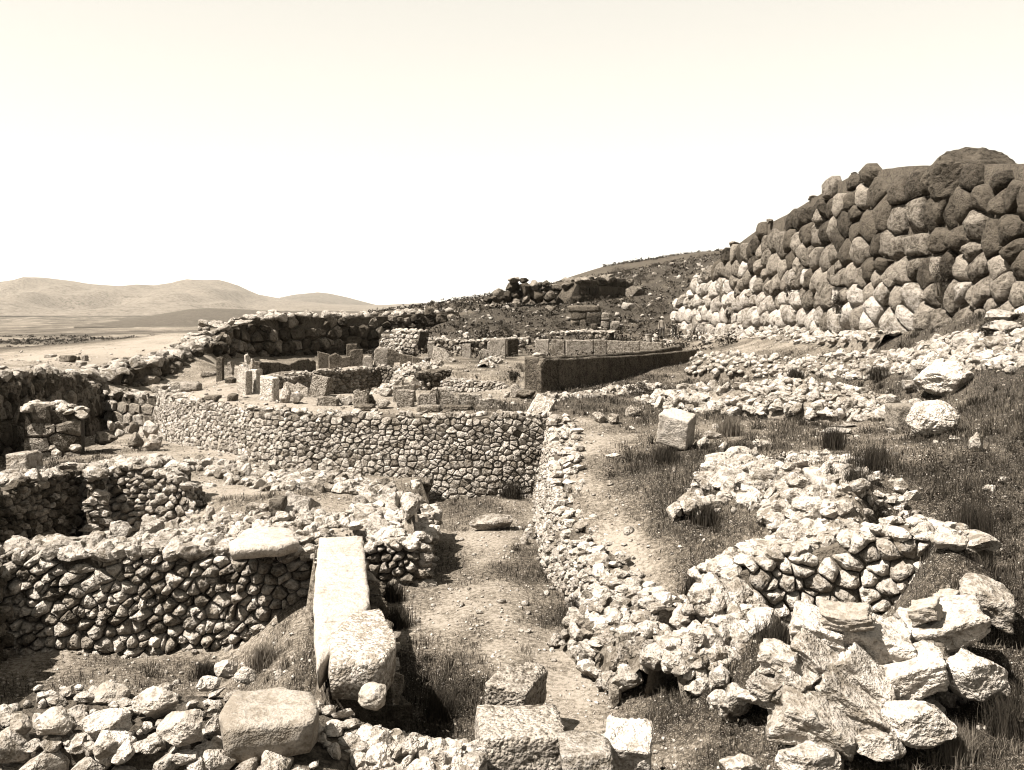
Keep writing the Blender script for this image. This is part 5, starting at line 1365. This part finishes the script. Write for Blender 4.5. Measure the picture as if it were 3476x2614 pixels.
def bush(label, u0, u1, vt, vb, Y=None, n=900, seed=1, dens=1.0):
    Y = Y or march((u0 + u1) / 2, vb, 10)
    b = at((u0 + u1) / 2, vb, Y); k = Y / FPX; w, h = (u1 - u0) * k / 2, (vb - vt) * k
    root = empty('bush', b, label, 'bush')
    g = np.random.default_rng(seed)
    m = 9
    C = np.stack([g.uniform(-.65, .65, m) * w, g.uniform(-.65, .65, m) * w, g.uniform(.25, .8, m) * h], 1); R = np.stack([g.uniform(.3, .5, m) * w, g.uniform(.3, .5, m) * w, g.uniform(.18, .32, m) * h], 1)
    me = leaf_cloud(C, R, int(n / m * dens), max(.03, 1.2 * k), seed, M['leaf'], 'foliage')
    tag(link(bpy.data.objects.new('foliage', me), root), kind='stuff')
    P = np.stack([g.normal(0, w * .12, 16), g.normal(0, w * .12, 16), np.full(16, -.05)], 1)
    link(bpy.data.objects.new('stem', blades(P, g.uniform(.4, .8, 16) * h, np.full(16, .03), g.uniform(.2, .8, 16), seed, M['twig'], 'stem')), root)
    return root
for i, (lab, a) in enumerate((('big dark bush growing out of the giant boulder wall', (3128, 3240, 858, 1002, 40.5)), ('narrow dark bush in a joint of the giant boulder wall', (2822, 2862, 978, 1062, 49.0)), ('small dark bush low on the giant boulder wall, left of the narrow one', (2655, 2690, 965, 1005, 56.5)),
    ('tiny dark bush in a joint at the far end of the giant wall', (2462, 2482, 1050, 1085, 69.0)), ('dark bush at the foot of the giant wall near the right edge', (3310, 3410, 1075, 1145)), ('small round bush on the slope before the giant wall', (2952, 3010, 1118, 1160)), ('small bush against the sky on the boulder wall end', (1484, 1502, 1030, 1056, 87.0)),
    ('dark bush below the boulder stack on the hillside', (1690, 1760, 1092, 1145, 78.0)), ('bush on the hillside left of the ruined doorway', (1880, 1930, 1085, 1120, 82.0)), ('bush on top of the dark bastion', (2070, 2140, 905, 950, 101.0)), ('second bush on the right end of the dark bastion', (2130, 2210, 918, 960, 103.0)),
    ('small dark bush on the pit floor beside the parapet end', (1725, 1765, 1255, 1295, 46.5)), ('dark scrubby bush at the left foot of the parapet', (2120, 2230, 1290, 1345, 41.0)), ('dark bush on the far right slope under the sky', (2200, 2290, 1020, 1060, 88.0)))):
    bush(lab, *a, seed=300 + i, n=1300)

# ------------------------------------------------------------------ two men
def cloth(name, v):
    m = bpy.data.materials.new(name); m.use_nodes = True
    b = m.node_tree.nodes['Principled BSDF']; b.inputs['Base Color'].default_value = tone(v); b.inputs['Roughness'].default_value = .9
    return m
M['skin'], M['coat'], M['trousers'], M['cap'], M['shirt'] = cloth('skin', .16), cloth('dark_coat', .06), cloth('dark_trousers', .03), cloth('pale_cap', .3), cloth('grey_shirt', .12)

def skin_body(name, verts, edges, radii, mat, parent, root_i=0, levels=2):
    me = bpy.data.meshes.new(name); me.from_pydata(verts, edges, [])
    o = bpy.data.objects.new(name, me); link(o)
    sk = o.modifiers.new('skin', 'SKIN'); sk.use_smooth_shade = True
    for i, r in enumerate(radii):
        d = me.skin_vertices[0].data[i]; d.radius = r if isinstance(r, tuple) else (r, r)
        d.use_root = i == root_i
    sb = o.modifiers.new('sub', 'SUBSURF'); sb.levels = sb.render_levels = levels
    dg = bpy.context.evaluated_depsgraph_get(); dg.update()
    m2 = bpy.data.meshes.new_from_object(o.evaluated_get(dg))
    m2.name = name
    bpy.data.objects.remove(o); bpy.data.meshes.remove(me)
    m2.materials.clear(); m2.materials.append(mat)
    for p in m2.polygons: p.use_smooth = True
    return link(bpy.data.objects.new(name, m2), parent)

def person(label, u, v, Y, yaw, arms, coat):
    p = at(u, v, Y); z = gz(p.x, p.y)
    root = empty('person', (p.x, p.y, z), label, 'person'); root.rotation_euler = (0, 0, yaw)
    la, ra = arms
    vs_ = [(0, 0, .93), (0, .01, 1.12), (0, .01, 1.32), (0, .0, 1.43), (0, -.01, 1.50), (0, -.02, 1.58), (0, -.02, 1.68),
           (.10, 0, .88), (.11, -.02, .50), (.12, .03, .09), (.13, -.12, .04), (-.10, 0, .88), (-.13, -.03, .50), (-.14, .02, .09), (-.16, -.12, .04),
           (.19, .0, 1.40)] + [tuple(q) for q in la] + [(-.19, .0, 1.40)] + [tuple(q) for q in ra] + [(0, -.115, 1.585)]
    ed = [(0, 1), (1, 2), (2, 3), (3, 4), (4, 5), (5, 6), (0, 7), (7, 8), (8, 9), (9, 10), (0, 11), (11, 12), (12, 13), (13, 14), (3, 15), (15, 16), (16, 17), (17, 18), (3, 19), (19, 20), (20, 21), (21, 22), (5, 23)]
    rd = [(.15, .11), (.14, .10), (.17, .11), (.11, .09), .055, .085, .08, .10, .065, .045, .035, .10, .065, .045, .035, .065, .05, .042, .035, .065, .05, .042, .035, .018]
    skin_body('body', vs_, ed, rd, M['skin'], root)
    # clothes over the body
    skin_body('coat', [vs_[0], vs_[1], vs_[2], vs_[3], vs_[15], vs_[16], tuple(Vector(vs_[16]).lerp(Vector(vs_[17]), .85)), vs_[19], vs_[20], tuple(Vector(vs_[20]).lerp(Vector(vs_[21]), .85)), (0, 0, .78)],
              [(0, 1), (1, 2), (2, 3), (3, 4), (4, 5), (5, 6), (3, 7), (7, 8), (8, 9), (0, 10)], [(.175, .13), (.165, .12), (.19, .13), (.12, .1), .08, .064, .055, .08, .064, .055, (.2, .15)], M[coat], root)
    skin_body('trousers', [vs_[0], vs_[7], vs_[8], tuple(Vector(vs_[9]) + Vector((0, 0, .03))), vs_[11], vs_[12], tuple(Vector(vs_[13]) + Vector((0, 0, .03)))], [(0, 1), (1, 2), (2, 3), (0, 4), (4, 5), (5, 6)], [(.16, .12), .115, .082, .068, .115, .082, .068], M['trousers'], root)
    # flat cap with a brim
    bm = bmesh.new()
    pr = [(0, .10), (.06, .10), (.10, .085), (.115, .05), (.105, .02), (.15, .005), (.155, -.005), (.09, -.01)]
    rr = [[bm.verts.new((r * math.cos(6.2832 * i / 18), r * 1.1 * math.sin(6.2832 * i / 18) - .02, 1.685 + zz)) for i in range(18)] if r else [bm.verts.new((0, -.02, 1.685 + zz))] * 18 for r, zz in pr]
    for a, b in zip(rr, rr[1:]):
        for i in range(18):
            bm.faces.new(list(dict.fromkeys([a[i], a[(i + 1) % 18], b[(i + 1) % 18], b[i]])))
    me = bpy.data.meshes.new('hat'); bm.to_mesh(me); bm.free(); me.materials.append(M['cap'])
    link(bpy.data.objects.new('hat', me), root)
    return root
fold_l = ((.25, -.05, 1.13), (.10, -.2, 1.16), (-.02, -.2, 1.2)); fold_r = ((-.25, -.05, 1.13), (-.08, -.22, 1.12), (.05, -.2, 1.14))
hang_l = ((.25, .02, 1.12), (.26, -.06, .88), (.26, -.1, .78)); hang_r = ((-.26, .02, 1.12), (-.27, -.05, .88), (-.27, -.08, .78))
person('man in a light flat hat standing with folded arms at the giant wall', 2289, 1148, 76.5, R_(8), (fold_l, fold_r), 'coat')
person('fainter second man standing left of the man in the light hat', 2248, 1146, 77.5, R_(-20), (hang_l, hang_r), 'shirt')
